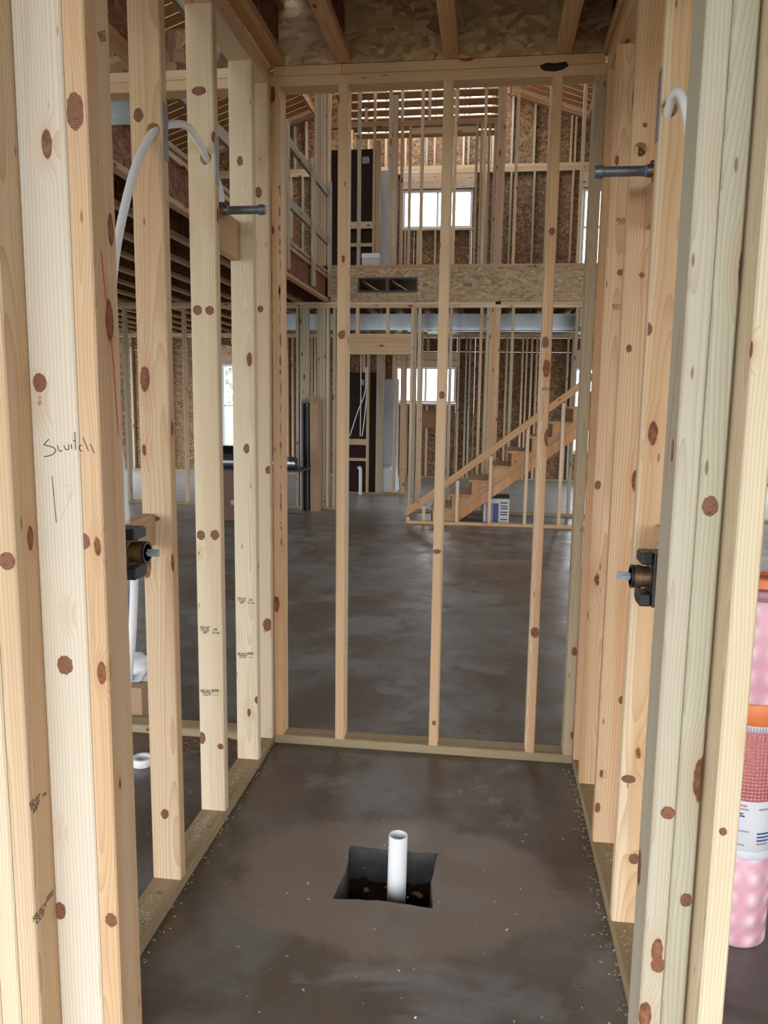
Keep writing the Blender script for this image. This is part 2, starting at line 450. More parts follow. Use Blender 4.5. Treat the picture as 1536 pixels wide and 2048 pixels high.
def ribbon(name, lines, width, mat, parent, to3, nrm):
    """flat pen strokes; lines are lists of 2-D points, to3 maps to world."""
    v = []; f = []
    for ln in lines:
        P = [Vector(p) for p in ln]
        if len(P) > 2: P = [Vector((q.x, q.y)) for q in catmull([(p.x, p.y, 0) for p in P], 5)]
        st = len(v)
        for i, p in enumerate(P):
            t = (P[min(i+1, len(P)-1)]-P[max(i-1, 0)]).normalized(); n = Vector((-t.y, t.x))*width/2
            v.append(to3(p+n)); v.append(to3(p-n))
        for i in range(len(P)-1): f.append((st+2*i, st+2*i+1, st+2*i+3, st+2*i+2))
    org = wpos(parent) if parent else Vector((0, 0, 0))
    o0 = Vector(v[0]); return mesh(name, [Vector(q)-o0 for q in v], f, mat, parent, o0)
def text(name, body, size, mat, parent, loc, rot, shear=0., sx=1.):
    c = bpy.data.curves.new(name, 'FONT'); c.body = body; c.size = size; c.shear = shear; c.align_x = 'CENTER'; c.align_y = 'CENTER'
    c.space_line = .8; c.offset = size*.022
    t = bpy.data.objects.new(name, c); COL.objects.link(t)
    dg = bpy.context.evaluated_depsgraph_get(); me = bpy.data.meshes.new_from_object(t.evaluated_get(dg))
    bpy.data.objects.remove(t); bpy.data.curves.remove(c)
    for q in me.vertices: q.co.x *= sx
    me.materials.clear(); me.materials.append(mat)
    o = bpy.data.objects.new(name, me); put(o, parent, loc); o.rotation_euler = rot; return o
def drill(o, holes):
    """bore round holes along world Y through an upright board: (x, z, radius)."""
    me = o.data.copy(); o.data = me
    bm = bmesh.new()
    for x, z, r in holes:
        mtx = Matrix.Translation(Vector((x, 0, z))) @ Matrix.Rotation(PI/2, 4, 'X')
        bmesh.ops.create_cone(bm, cap_ends=True, segments=20, radius1=r, radius2=r, depth=.4, matrix=mtx)
    cm = bpy.data.meshes.new('cut'); bm.to_mesh(cm); bm.free()
    wp = wpos(o)
    c = bpy.data.objects.new('cut', cm); COL.objects.link(c); c.location = (0, wp.y, 0)
    md = o.modifiers.new('b', 'BOOLEAN'); md.operation = 'DIFFERENCE'; md.object = c; md.solver = 'EXACT'
    bpy.context.view_layer.update()
    dg = bpy.context.evaluated_depsgraph_get()
    nm = bpy.data.meshes.new_from_object(o.evaluated_get(dg)); o.modifiers.clear(); o.data = nm
    bpy.data.objects.remove(c)

# ================================================================== SETTING
# ---- floor slab with a square cut-out for the drain
def build_floor():
    bm = bmesh.new()
    out = [bm.verts.new(p) for p in ((-7.8, -3.0, 0), (5.8, -3.0, 0), (5.8, 15.4, 0), (-7.8, 15.4, 0))]
    hx0, hx1, hy0, hy1 = -.417, -.117, 2.125, 2.414
    loop = []; n = 9
    for (ax, ay), (bx_, by) in (((hx0, hy0), (hx1, hy0)), ((hx1, hy0), (hx1, hy1)), ((hx1, hy1), (hx0, hy1)), ((hx0, hy1), (hx0, hy0))):
        for k in range(n):
            t = k/n; bow = math.sin(t*PI)*.012
            x = ax+(bx_-ax)*t; y = ay+(by-ay)*t
            ix, iy = (hx0+hx1)/2-x, (hy0+hy1)/2-y; l = math.hypot(ix, iy)
            j = random.uniform(-.003, .003)
            loop.append((x+ix/l*(bow+j), y+iy/l*(bow+j)))
    top = [bm.verts.new((x, y, 0)) for x, y in loop]
    e = [bm.edges.new((out[i], out[(i+1) % 4])) for i in range(4)] + [bm.edges.new((top[i], top[(i+1) % len(top)])) for i in range(len(top))]
    bmesh.ops.triangle_fill(bm, edges=e, use_beauty=True, normal=(0, 0, 1))
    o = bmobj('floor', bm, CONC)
    tag(o, 'brown and grey stained concrete slab floor', 'floor', kind='structure')
    # pit walls and soil
    v = []; f = []; N_ = len(loop); cx, cy = (hx0+hx1)/2, (hy0+hy1)/2
    for lv, (z, s) in enumerate(((0, 1.0), (-.015, 1.01), (-.06, 1.0), (-.15, .96))):
        for x, y in loop: v.append((cx+(x-cx)*s+random.uniform(-.003, .003)*(lv > 0), cy+(y-cy)*s+random.uniform(-.003, .003)*(lv > 0), z))
    for lv in range(3):
        for i in range(N_):
            j = (i+1) % N_; f.append((lv*N_+i, (lv+1)*N_+i, (lv+1)*N_+j, lv*N_+j))
    mesh('pit_wall', v, f, M_PIT, o)
    g = 14; v = []; f = []
    for i in range(g+1):
        for j in range(g+1): v.append((hx0-.02+(hx1-hx0+.04)*i/g, hy0-.02+(hy1-hy0+.04)*j/g, -.115+random.uniform(-.012, .012)))
    for i in range(g):
        for j in range(g): f.append((i*(g+1)+j, (i+1)*(g+1)+j, (i+1)*(g+1)+j+1, i*(g+1)+j+1))
    mesh('pit_soil', v, f, M_DIRT, o)
    return o
floor = build_floor()
gr = mesh('ground', [(-90, -80, -.22), (90, -80, -.22), (90, 120, -.22), (-90, 120, -.22)], [(0, 1, 2, 3)], M_SOIL)
tag(gr, 'bare ground outside the house', 'ground', kind='structure')

S = .4064
ZS, ZT = .038, 2.695     # stud foot and head
XL, XR, YB = -.8813, .3936, 3.1447

# ---- shower, left side
wl = structure('wall_shower_left', (XL-.045, 2.3, 0), 'open stud wall on the left of the shower', 'wall')
bd('bottom_plate', XL-.089, XL, 1.40, YB+.089, 0, .038, TREAT, wl)
bd('top_plate', XL-.089, XL, 1.2, YB+.089, ZT, ZT+.038, PINE, wl, (1.0, .97, .92))
bd('top_plate', XL-.089, XL, 1.2, YB, ZT+.0385, ZT+.0765, PINE, wl, (1.0, .93, .85))
y1 = 2.088
SL = []
for k, (yy, mt_, tn) in enumerate(((y1-S, PINE, (1, 1, 1)), (y1, PINE, (1.06, 1.03, .97)), (y1+S, PALE, (1.0, .95, .86)), (y1+2*S, PALE, (1.0, .98, .92)))):
    SL.append(bd('stud', XL-.089, XL, yy, yy+.038, ZS, ZT, mt_, wl, tn))
S4 = bd('stud', XL-.089, XL, YB-.0385, YB-.0005, ZS, ZT, PALE, wl, (.98, .92, .84))
bd('block', XL-.088, XL-.050, y1-S+.0385, y1-.0005, 1.075, 1.164, PINE, wl, (.92, .86, .76))
bd('block', XL-.088, XL-.050, y1+S+.0385, y1+2*S-.0005, 2.00, 2.14, PINE, wl, (1, .93, .83))
drill(SL[1], [(-.906, 2.195, .019)]); drill(SL[2], [(-.911, 2.242, .019)])

# ---- shower, back
wb = structure('wall_shower_back', (-.24, YB+.045, 0), 'open stud wall across the back of the shower', 'wall')
bd('bottom_plate', XL+.0005, XR-.0005, YB, YB+.089, 0, .038, TREAT, wb)
bd('top_plate', XL+.0005, XR-.0005, YB, YB+.089, ZT, ZT+.038, PINE, wb, (1.02, 1.0, .92))
bd('top_plate', XL+.012, -.60, YB+.004, YB+.089, ZT+.0385, ZT+.0765, PINE, wb, (1.0, .93, .82))
bd('top_plate', -.599, XR-.012, YB+.006, YB+.089, ZT+.0385, ZT+.0765, PINE, wb, (1.0, .86, .70))
SB = []
for x, mt_, tn in ((XL+.0008, PINE, (1.0, .90, .78)), (-.613, PINE, (1.04, .99, .90)), (-.207, PINE, (1.04, .99, .91)), (.199, PINE, (1.02, .93, .84)), (XR-.0388, GREYP, (1.0, .95, .85))):
    SB.append(bd('stud', x, x+.038, YB, YB+.089, ZS, ZT, mt_, wb, tn))
rb_ = random.Random(5); v = []; f = []
z = .9
while z < 2.35:
    h = rb_.uniform(.004, .045); n = 9; st = len(v); wv = rb_.uniform(.002, .0075); ox = rb_.uniform(-.002, .003)
    for i in range(n):
        a = 2*PI*i/n; q = rb_.uniform(.35, 1.0); v.append((min(.0042, ox+wv*q*math.cos(a)), 0, z+h*q*math.sin(a)))
    f.append(tuple(range(st, st+n))); z += rb_.uniform(.012, .10)
bk = mesh('bark_edge', v, f, plain('bark', (.33, .19, .10), .9, noise=.5, scale=60), SB[0], (XL+.0338, YB-.0004, 0)); bk['kind'] = 'stuff'
# knocked-out bark pocket in the plate
mesh('bark_pocket', [(x, 0, z) for x, z in ((-.055, .012), (-.03, .02), (.0, .017), (.04, .021), (.05, .006), (.03, -.006), (.0, -.012), (-.035, -.009), (-.052, 0))],
     [tuple(range(9))], M_DIRT, wb, (.205, YB-.0012, ZT+.026))

# ---- shower, right side
wr = structure('wall_shower_right', (XR+.045, 2.3, 0), 'open stud wall on the right of the shower', 'wall')
bd('bottom_plate', XR, XR+.089, 1.40, YB+.089, 0, .038, TREAT, wr)
bd('top_plate', XR, XR+.089, 1.2, YB+.089, ZT, ZT+.038, PINE, wr, (1.0, .90, .78))
bd('top_plate', XR, XR+.089, 1.2, YB, ZT+.0385, ZT+.0765, PINE, wr, (.9, .84, .72))
SR = []
for yy, mt_, tn in ((2.0918, PINE, (1.06, .99, .88)), (2.498, PINE, (1.03, .88, .72)), (2.905, PINE, (1.02, .86, .72))):
    SR.append(bd('stud', XR, XR+.089, yy, yy+.038, ZS, ZT, mt_, wr, tn))
bd('stud', XR, XR+.089, YB-.0385, YB-.0005, ZS, ZT, PINE, wr, (1, .84, .70))
bd('block', XR+.050, XR+.088, 2.1303, 2.4975, 2.01, 2.13, PINE, wr, (.98, .86, .72))
bd('block', XR+.050, XR+.088, 1.45, 2.0915, 1.09, 1.18, PINE, wr, (.92, .82, .68))
drill(SR[0], [(.414, 2.205, .020)]); drill(SR[1], [(.420, 2.235, .020)])

# ---- entry posts
we = structure('wall_entry_left', (-.76, 1.30, 0), 'built-up post of studs at the left of the shower entry', 'wall')
bd('bottom_plate', -1.3, -.672, 1.226, 1.315, 0, .038, TREAT, we)
b_1 = bd('stud', -.801, -.7135, 1.29, 1.328, ZS, ZT, PALE, we, (.96, 1.0, 1.08))
b_2 = bd('stud', -.7125, -.6735, 1.29, 1.379, ZS, ZT, PINE, we, (.99, .93, .85))
b_0 = bd('stud', -.842, -.8018, 1.225, 1.314, ZS, ZT, PINE, we, (.95, .92, .86))
bd('stud', -.8825, -.8435, 1.225, 1.314, ZS, ZT, PALE, we, (.93, .90, .82))
bd('stud', -.923, -.884, 1.225, 1.314, ZS, ZT, PINE, we)
bd('top_plate', -3.0, -.672, 1.225, 1.314, ZT, ZT+.038, PINE, we)
bd('top_plate', -3.0, -.672, 1.225, 1.314, ZT+.0385, ZT+.0765, PINE, we)
wf = structure('wall_entry_right', (.36, 1.30, 0), 'built-up post of studs at the right of the shower entry', 'wall')
bd('bottom_plate', .302, .4225, 1.236, 1.389, 0, .038, TREAT, wf)
pA = bd('stud', .302, .3395, 1.30, 1.389, ZS, ZT, GREYP, wf, (1.04, 1.07, 1.06))
pB = bd('stud', .3407, .3785, 1.30, 1.389, ZS, ZT, GREYP, wf, (.97, 1.01, .96))
pD = bd('stud', .3835, .4225, 1.235, 1.324, ZS, ZT, PALE, wf, (.95, .90, .80))
bd('top_plate', .302, .4225, 1.235, 1.389, ZT, ZT+.038, PINE, wf)
bd('header', -.66, .301, 1.24, 1.32, 2.46, 2.70, PINE, wf)

# ---- knots that show on the nearest lumber: (board, x, y, z, half width, half height)
KN = {'b_1': b_1, 'b_2': b_2, 'b_0': b_0, 'SL[1]': SL[1], 'SL[2]': SL[2], 'SL[3]': SL[3], 'S4': S4, 'SB[1]': SB[1], 'SB[2]': SB[2], 'SB[3]': SB[3], 'SB[4]': SB[4], 'SR[2]': SR[2], 'SR[1]': SR[1], 'SR[0]': SR[0], 'pA': pA, 'pB': pB, 'pD': pD}
KB = [('b_1', -0.78, 1.2897, 1.5149, 0.0131, 0.0165),
      ('b_1', -0.7577, 1.2897, 1.0017, 0.0157, 0.0183),
      ('b_1', -0.7917, 1.2897, 0.5039, 0.0125, 0.0181),
      ('b_2', -0.6945, 1.2897, 1.9598, 0.0149, 0.0297),
      ('b_2', -0.7104, 1.2897, 1.2345, 0.0114, 0.0146),
      ('b_2', -0.6875, 1.2897, 0.4962, 0.0122, 0.0148),
      ('b_0', -0.818, 1.2247, 1.2078, 0.0159, 0.0151),
      ('SL[1]', -0.9455, 2.0877, 2.2336, 0.0139, 0.0175),
      ('SL[1]', -0.9496, 2.0877, 1.1496, 0.0329, 0.0101),
      ('SL[1]', -0.9268, 2.0877, 0.2495, 0.0126, 0.0162),
      ('SL[2]', -0.9476, 2.4942, 1.7752, 0.0152, 0.0159),
      ('SL[2]', -0.907, 2.4942, 1.7736, 0.0152, 0.0142),
      ('SL[2]', -0.9511, 2.4942, 1.0326, 0.0141, 0.0172),
      ('SL[2]', -0.9018, 2.4942, 1.0344, 0.0158, 0.0172),
      ('SL[2]', -0.9624, 2.4942, 0.3067, 0.0128, 0.0223),
      ('SL[2]', -0.8953, 2.4942, 0.2801, 0.0109, 0.0112),
      ('SL[2]', -0.9284, 2.4942, 2.4424, 0.0227, 0.0132),
      ('SL[3]', -0.9288, 2.9006, 2.352, 0.0113, 0.0174),
      ('SL[3]', -0.9168, 2.9006, 1.3022, 0.0119, 0.0192),
      ('SL[3]', -0.8832, 2.9006, 0.2921, 0.0124, 0.0169),
      ('S4', -0.921, 3.1059, 2.2937, 0.0141, 0.0206),
      ('S4', -0.9171, 3.1059, 1.8483, 0.0124, 0.0137),
      ('S4', -0.8892, 3.1059, 1.2024, 0.0127, 0.0165),
      ('S4', -0.8987, 3.1059, 0.5432, 0.0196, 0.0285),
      ('SB[1]', -0.5941, 3.1444, 1.7504, 0.0143, 0.0177),
      ('SB[2]', -0.1849, 3.1444, 1.517, 0.012, 0.0158),
      ('SB[2]', -0.1901, 3.1444, 0.8807, 0.0164, 0.0105),
      ('SB[2]', -0.1857, 3.1444, 0.14, 0.0085, 0.0111),
      ('SB[3]', 0.2194, 3.1444, 2.1387, 0.0131, 0.0147),
      ('SB[3]', 0.2106, 3.1444, 1.7239, 0.0153, 0.0229),
      ('SB[3]', 0.2193, 3.1444, 0.5586, 0.0181, 0.0233),
      ('SB[4]', 0.3811, 3.1444, 0.487, 0.012, 0.019),
      ('SR[2]', 0.4774, 2.9047, 0.3802, 0.0165, 0.0218),
      ('SR[2]', 0.4044, 2.9047, 1.1971, 0.0124, 0.0165),
      ('SR[2]', 0.4464, 2.9047, 1.9478, 0.0136, 0.0119),
      ('SR[1]', 0.4427, 2.4977, 1.8761, 0.0058, 0.0073),
      ('SR[1]', 0.4199, 2.4977, 1.6592, 0.0089, 0.012),
      ('SR[1]', 0.4593, 2.4977, 0.5391, 0.0094, 0.0136),
      ('SR[1]', 0.4027, 2.4977, 0.161, 0.0097, 0.0177),
      ('SR[1]', 0.4292, 2.4977, 2.3022, 0.0071, 0.0069),
      ('SR[0]', 0.4158, 2.0915, 0.4681, 0.0199, 0.0117),
      ('SR[0]', 0.4439, 2.0915, 0.2328, 0.0148, 0.0165),
      ('SR[0]', 0.3956, 2.0915, 1.6807, 0.011, 0.0161),
      ('SR[0]', 0.4175, 2.0915, 0.9887, 0.0115, 0.0136),
      ('pA', 0.3271, 1.2997, 0.7993, 0.0123, 0.0119),
      ('pA', 0.3281, 1.2997, 0.5126, 0.0127, 0.0145),
      ('pB', 0.3589, 1.2997, 1.3307, 0.013, 0.0162),
      ('pB', 0.3671, 1.2997, 0.6414, 0.0099, 0.0131),
      ('pD', 0.3979, 1.2347, 0.8096, 0.0061, 0.0069)]
rk = random.Random(11)
for nm, x, y, z, rx, rz in KB:
    par = KN[nm]; wpb = wpos(par); hw = par.dimensions.x/2-.0015
    v = [(0, 0, 0)]; n = 22
    for ring in (.55, 1.0):
        for i in range(n):
            a = 2*PI*i/n; q = ring*rk.uniform(.92, 1.08)
            px = max(-hw, min(hw, x+rx*q*math.cos(a)-wpb.x))+wpb.x-x
            v.append((px, 0, rz*q*math.sin(a)))
    f = [(0, 1+(i+1) % n, 1+i) for i in range(n)] + [(1+i, 1+(i+1) % n, 1+n+(i+1) % n, 1+n+i) for i in range(n)]
    mesh('knot', v, [tuple(reversed(t)) for t in f], M_KNOT, par, (x, y-.0002, z))

# ---- wall continuing to the left of the shower (door opening not yet cut)
wbl = structure('wall_bath_back', (-1.9, YB+.045, 0), 'plates of the bathroom back wall beside the shower', 'wall')
bd('bottom_plate', -3.2, XL-.0895, YB, YB+.089, 0, .038, TREAT, wbl)
bd('top_plate', -3.2, XL-.0895, YB, YB+.089, ZT, ZT+.038, PINE, wbl)
bd('top_plate', -3.2, XL-.0895, YB, YB+.089, ZT+.0385, ZT+.0765, PINE, wbl)
for x in (-2.5, -2.91, -3.2): bd('stud', x, x+.038, YB, YB+.089, ZS, ZT, PINE, wbl)

# ---- i-joists over the shower room
cs = structure('ceiling_shower', (-.2, 1.0, 2.772), 'i-joists and rim board over the shower room', 'ceiling')
def i_joist(parent, x, ya, yb, z, h, fw=.059, fh=.038, tint=(.82, .66, .50)):
    j = empty('i_joist', (0, 0, 0)); j.parent = parent; j.location = Vector((x, ya, z))-wpos(parent)
    bd('bottom_flange', x-fw/2, x+fw/2, ya, yb, z, z+fh, PINE, j, tint)
    bd('top_flange', x-fw/2, x+fw/2, ya, yb, z+h-fh, z+h, PINE, j, tint)
    panel('web', yb-ya, h-2*fh, .010, (x+.005, ya, z+fh), WEB, j, rot=(0, 0, PI/2))
for x in (-2.66, -2.25, -1.83, -1.41, -.853, -.594, -.18, .235, .408, .66, 1.07, 1.48, 1.89, 2.3): i_joist(cs, x, -2.6, YB+.001, 2.772, .241)
for xa, xb in ((-3.2, -2.1), (-2.099, -.97), (-.968, .25), (.2515, 1.47), (1.472, 2.6)): panel('rim_board', xb-xa, .241 if xa > -1 else .15, .03, (xa, YB+.004, 2.772), OSBRIM if xa > -1 else OSB, cs, tint=(1.05, .98, .92) if xa > -1 else (1, 1, 1))
for i in range(7):
    for j in range(3): panel('deck_panel', 1.215, 2.1, .018, (-3.2+i*1.22, -2.6+j*2.1+.0, 3.014+.018), OSB, cs, rot=(-PI/2, 0, 0)) if not (i < 2 and j == 2) else None

# ================================================================== GREAT ROOM
YP = 10.4
wp = structure('wall_great_room_back', (-1.0, YP+.045, 0), 'tall stud wall with hall opening at the back of the great room', 'wall')
def studs(parent, lst, y, z0=None, z1=None, d=.089, name='stud'):
    for q in lst:
        bd(name, q[0], q[1], y, y+d, q[2] if z0 is None else z0, q[3] if z1 is None else z1, random.choice((PINE, PINE, GREYP)), parent, tin())
for a, b_ in ((-5.6, -1.90), (-1.02, 5.5)): bd('bottom_plate', a, b_, YP, YP+.089, 0, .038, TREAT, wp)
for xa, xb in ((-5.6, -3.2), (-3.199, -2.52), (-2.519, -.4), (-.399, 1.6), (1.601, 5.5)):
    bd('top_plate', xa, xb, YP, YP+.089, 2.70, 2.738, PINE, wp, tin())
for xa, xb in ((-5.6, -2.58), (-2.579, 0.05), (.12, 5.5)):
    bd('top_plate', xa, xb, YP, YP+.089, 2.7385, 2.776, PINE, wp, tin())
low = [-5.037, -4.182, -3.75, -3.34, -2.96, -2.587, -2.531, -2.492, -2.453, -2.296, -2.257, -2.218, -2.172, -2.082, -1.98, -1.941, -.999, -.945, -.534, -.142, -.057]
low = [x for x in low if x not in (-3.75, -3.34, -2.96)]
for x in low: bd('stud', x, x+.038, YP, YP+.089, ZS, 2.6995, random.choice((PINE, GREYP)), wp, tin())
bd('stud', -.015, .125, YP, YP+.038, ZS, 2.6995, PINE, wp, (.95, .85, .76))
for x in (.263, .644, 1.07, 1.46, 1.87, 2.27, 2.68, 3.08, 3.49, 3.9, 4.3): bd('stud', x, x+.038, YP, YP+.089, ZS, 2.6995, random.choice((PINE, GREYP)), wp, tin())
for x in (-1.774, -1.371): bd('cripple_stud', x, x+.038, YP, YP+.089, 2.369, 2.6995, PINE, wp, tin())
bd('stud', -1.039, -1.001, YP, YP+.089, ZS, 2.6995, PINE, wp, tin())
bd('header', -1.90, -1.04, YP, YP+.076, 2.136, 2.368, PINE, wp, (.92, .84, .74))
bd('header_plate', -1.90, -1.04, YP, YP+.089, 2.097, 2.1355, PINE, wp, (.92, .84, .74))
bd('block', 1.115, 1.40, YP, YP+.038, 2.46, 2.685, PINE, wp, (.9, .8, .65))
# rim of the upper floor
def rim_piece(x0, x1, z0, z1): panel('rim_board', x1-x0-.001, z1-z0-.0005, .028, (x0, YP-.012, z0), OSBRIM, wp)
rim_piece(-2.12, -1.745, 2.777, 3.20); rim_piece(-.962, .20, 2.777, 3.20); rim_piece(.20, 1.42, 2.777, 3.20); rim_piece(1.42, 3.4, 2.777, 3.20)
rim_piece(-1.745, -.962, 2.777, 2.895); rim_piece(-1.745, -.962, 3.083, 3.20)
bd('rim_cap', -2.12, 1.0, YP-.014, YP+.089, 3.2005, 3.242, PINE, wp, (.72, .60, .50)); bd('rim_cap', 1.001, 3.4, YP-.014, YP+.089, 3.2005, 3.242, PINE, wp, (.72, .60, .50))
for x in (-2.333, -2.293, -2.253, -2.213, -2.167, -1.77, -1.37, -.958, -.537, -.165, .234, .635, 1.045, 1.45, 1.86):
    top = 7.55-.34*abs(x+1.2)
    bd('stud', x, x+.038, YP, YP+.089, 3.2425, top-.12, random.choice((PINE, PINE, GREYP)), wp, tin())

# black double vent frame let into the rim
vf = empty('vent_frame', (-1.3535, YP-.014, 2.895), 'black double register frame set into the upper floor rim board', 'vent')
for n, (xa, xb, za, zb) in enumerate(((-1.745, -.962, 2.896, 2.918), (-1.745, -.962, 3.06, 3.082), (-1.745, -1.722, 2.9185, 3.0595), (-.985, -.962, 2.9185, 3.0595), (-1.384, -1.334, 2.9185, 3.0595))):
    boxo('frame_rail', xa, xb, YP-.022, YP+.03, za, zb, M_BLACK, vf)
boxo('boot', -1.72, -1.386, YP+.05, YP+.30, 2.92, 2.925, M_GALV, vf); boxo('boot', -1.332, -.987, YP+.05, YP+.30, 2.92, 2.925, M_GALV, vf)
for xx in (-1.70, -1.31): bar('brace', (xx, YP+.12, 3.06), (xx+.22, YP+.12, 2.92), .02, .02, PINE, vf)

# ---- stair guard
YG = 9.40
wg = structure('wall_stair_guard', (0, YG+.045, 0), 'low sloping stud guard wall beside the stair', 'wall')
bd('bottom_plate', -.96, 3.0, YG, YG+.089, 0, .038, PINE, wg, (.85, .75, .60))
sl = (1.737-.18)/(1.049+.954)
def zs_(x): return .18+sl*(x+.954)
for k in (0, 1):
    bar('sloped_plate', (-.955, YG+.0445, zs_(-.955)-.024-k*.047), (3.0, YG+.0445, zs_(3.0)-.024-k*.047), .089, .038, PINE, wg, (.86, .72, .58), up=(-sl, 0, 1))
for x in (-.955, -.763, -.359, .033, .457, .859, 1.26, 1.67, 2.07, 2.48):
    if zs_(x) > .17: bd('stud', x, x+.038, YG, YG+.089, .0385, zs_(x)-.098, PINE, wg, tin())
# ---- stair
stc = tag(empty('staircase', (.4, 9.9, 0)), 'unfinished plywood stair rising to the right behind the sloping guard', 'staircase')
rise, run, sx0 = .1815, .2345, -.66
NS = 14
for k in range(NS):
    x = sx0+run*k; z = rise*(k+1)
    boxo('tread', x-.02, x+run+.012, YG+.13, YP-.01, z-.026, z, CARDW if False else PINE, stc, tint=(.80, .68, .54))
    boxo('riser', x, x+.018, YG+.13, YP-.01, z-rise+.0005, z-.027, PINE, stc, tint=(.30, .20, .14))  # dark tint puts the shade under the treads into the colour
for yy in (YG+.095, YP-.05):
    prof = [(sx0+.02, 0.0)]
    for k in range(NS): prof += [(sx0+.02+run*k, rise*(k+1)-.028), (sx0+.02+run*(k+1), rise*(k+1)-.028)]
    xe = sx0+.02+run*NS
    prof += [(xe, rise*NS-.26), (sx0+.02+.27, 0.0)]
    o = prism('stringer', prof, .036, PINE, stc, (0, yy+.018, 0)); o.color = (.84, .62, .42, 1)
    bar('stringer_cleat', (-.46, yy-.001+.018, .09), (xe-.05, yy+.017, .09+rise/run*(xe-.05+.46)), .036, .085, PINE, stc, tint=(.72, .55, .42), up=(-rise, 0, run)) if yy < 10 else None

# ---- hall wall
YH = 12.2
wh = structure('wall_hall', (-1.2, YH+.045, 0), 'stud walls of the rooms behind the great room', 'wall')
bd('bottom_plate', -2.4, -1.30, YH, YH+.089, 0, .038, TREAT, wh)
studs(wh, [(-2.36, -2.322), (-1.901, -1.863), (-1.476, -1.438), (-1.222, -1.184), (-1.067, -1.029), (-2.9, -2.862), (-3.4, -3.362)], YH, .038, 2.70)
bd('stud', -1.746, -1.636, YH, YH+.089, .038, 2.70, GREYP, wh, (.95, .9, .88)); bd('stud', -1.365, -1.276, YH, YH+.089, .038, 2.70, PINE, wh, (.9, .85, .8))
bd('block', -2.3215, -1.9015, YH, YH+.038, .79, .885, PINE, wh); bd('block', -2.3215, -1.9015, YH, YH+.038, .536, .584, PINE, wh)
bd('top_plate', -3.5, -1.0, YH, YH+.089, 2.70, 2.738, PINE, wh)
bd('bottom_plate', -2.5, .13, YH, YH+.089, 3.245, 3.283, PINE, wh)
bd('top_plate', -2.5, .11, YH, YH+.089, 5.541, 5.579, PINE, wh, (.85, .75, .65)); bd('top_plate', -2.5, .11, YH, YH+.089, 5.5795, 5.6175, PINE, wh, (.8, .7, .6))
studs(wh, [(-2.371, -2.333), (-1.84, -1.802), (-1.421, -1.383), (-1.30, -1.262), (-.31, -.272), (-.238, -.20), (-.127, -.089), (-.04, -.002)], YH, 3.2835, 5.5405)
bd('stud', -1.788, -1.728, YH, YH+.089, 3.2835, 5.356, PINE, wh, (.8, .66, .5)); bd('post', -1.545, -1.456, YH-.09, YH-.001, 3.2835, 5.95, PINE, wh, tin()); bd('post', .001, .128, YH-.09, YH-.001, 3.2835, 6.10, PINE, wh, tin())
for a in (-1.84, -1.427, -1.018, -.606, -1.974): bd('cripple_stud', a, a+.038, YH, YH+.089, 5.618, 6.12 if a != -1.974 else 5.82, PINE, wh, tin())
bd('header', -1.2615, -.3105, YH, YH+.076, 5.42, 5.511, PINE, wh, tin())
bd('block', -2.3325, -1.8405, YH, YH+.038, 4.086, 4.188, PINE, wh); bd('block', -2.3325, -1.8405, YH, YH+.038, 3.822, 3.873, PINE, wh)

# ---- rear outside wall with windows, gable on top
YE = 15.2
we2 = structure('wall_rear', (-1.0, YE+.05, 0), 'outside gable wall of studs and osb sheathing at the rear', 'wall')
WIN = [(-1.81, -.629, 1.457, 2.153), (-5.313, -4.56, .532, 2.172), (1.592, 2.35, .563, 2.157), (-1.719, -.409, 4.712, 5.411), (1.597, 2.35, 4.017, 5.38)]
sheath(we2, -7.6, 5.6, 0, 2.70, YE+.09, [h for h in WIN if h[3] < 3]+[(2.75, 4.9, 0, 2.66)])  # also cuts an unseen opening, added to light the far floor
sheath(we2, -7.6, 5.6, 2.70, 5.83, YE+.09, [h for h in WIN if h[3] > 3], vstep=1.55)
RZ, RX, RS = 7.62, -1.2, .335       # ridge height, ridge x, slope
def roofz(x): return RZ-RS*abs(x-RX)
x = -6.21
while x < 4.1:
    xb = min(x+1.22, 4.14)
    pr_ = [(x, 5.831), (xb-.0015, 5.831), (xb-.0015, max(roofz(xb), 5.832)), ]
    if x < RX < xb: pr_.append((RX, roofz(RX)))
    pr_.append((x, max(roofz(x), 5.833)))
    if -2.7 < (x+xb)/2 < .2: pr_ = [(a, min(b_, 6.45)) for a, b_ in pr_ if a != RX]
    prism('osb_panel', [(a-x, b_-5.831) for a, b_ in pr_], .011, OSB, we2, (x, YE+.0955, 5.831)); x = xb
for a, b_ in ((-7.6, -3.0), (-2.999, 1.0), (1.001, 5.6)):
    bd('bottom_plate', a, min(b_, 2.75), YE, YE+.0895, 0, .038, TREAT, we2); bd('top_plate', a, b_, YE, YE+.0895, 2.70, 2.776, PINE, we2)
    bd('bottom_plate', a, b_, YE, YE+.0895, 3.245, 3.283, PINE, we2)
for a, b_ in ((-7.6, -2.6), (-2.599, .4), (.401, 5.6)):
    bd('top_plate', a, b_, YE, YE+.0895, 5.685, 5.755, PINE, we2, tin()); bd('top_plate', a, b_, YE, YE+.0895, 5.756, 5.826, PINE, we2, tin())
def clear(x, z0, z1): return not any(h[0]-.045 < x+.019 < h[1]+.045 and h[2] < z1 and h[3] > z0 for h in WIN)
for x in (-7.218, -6.972, -6.43, -5.882, -5.401, -4.53, -4.35, -3.972, -3.871, -3.477, -3.416, -2.9, -2.45, -2.05, -1.867, -.607, -.464, -.397, -.1, .296, .597, .672, .766, .859, 1.435, 1.52, 2.40, 2.71, 4.92, 5.3):
    bd('stud', x, x+.038, YE, YE+.089, .0385, 2.6995, random.choice((PINE, PINE, GREYP)), we2, tin())
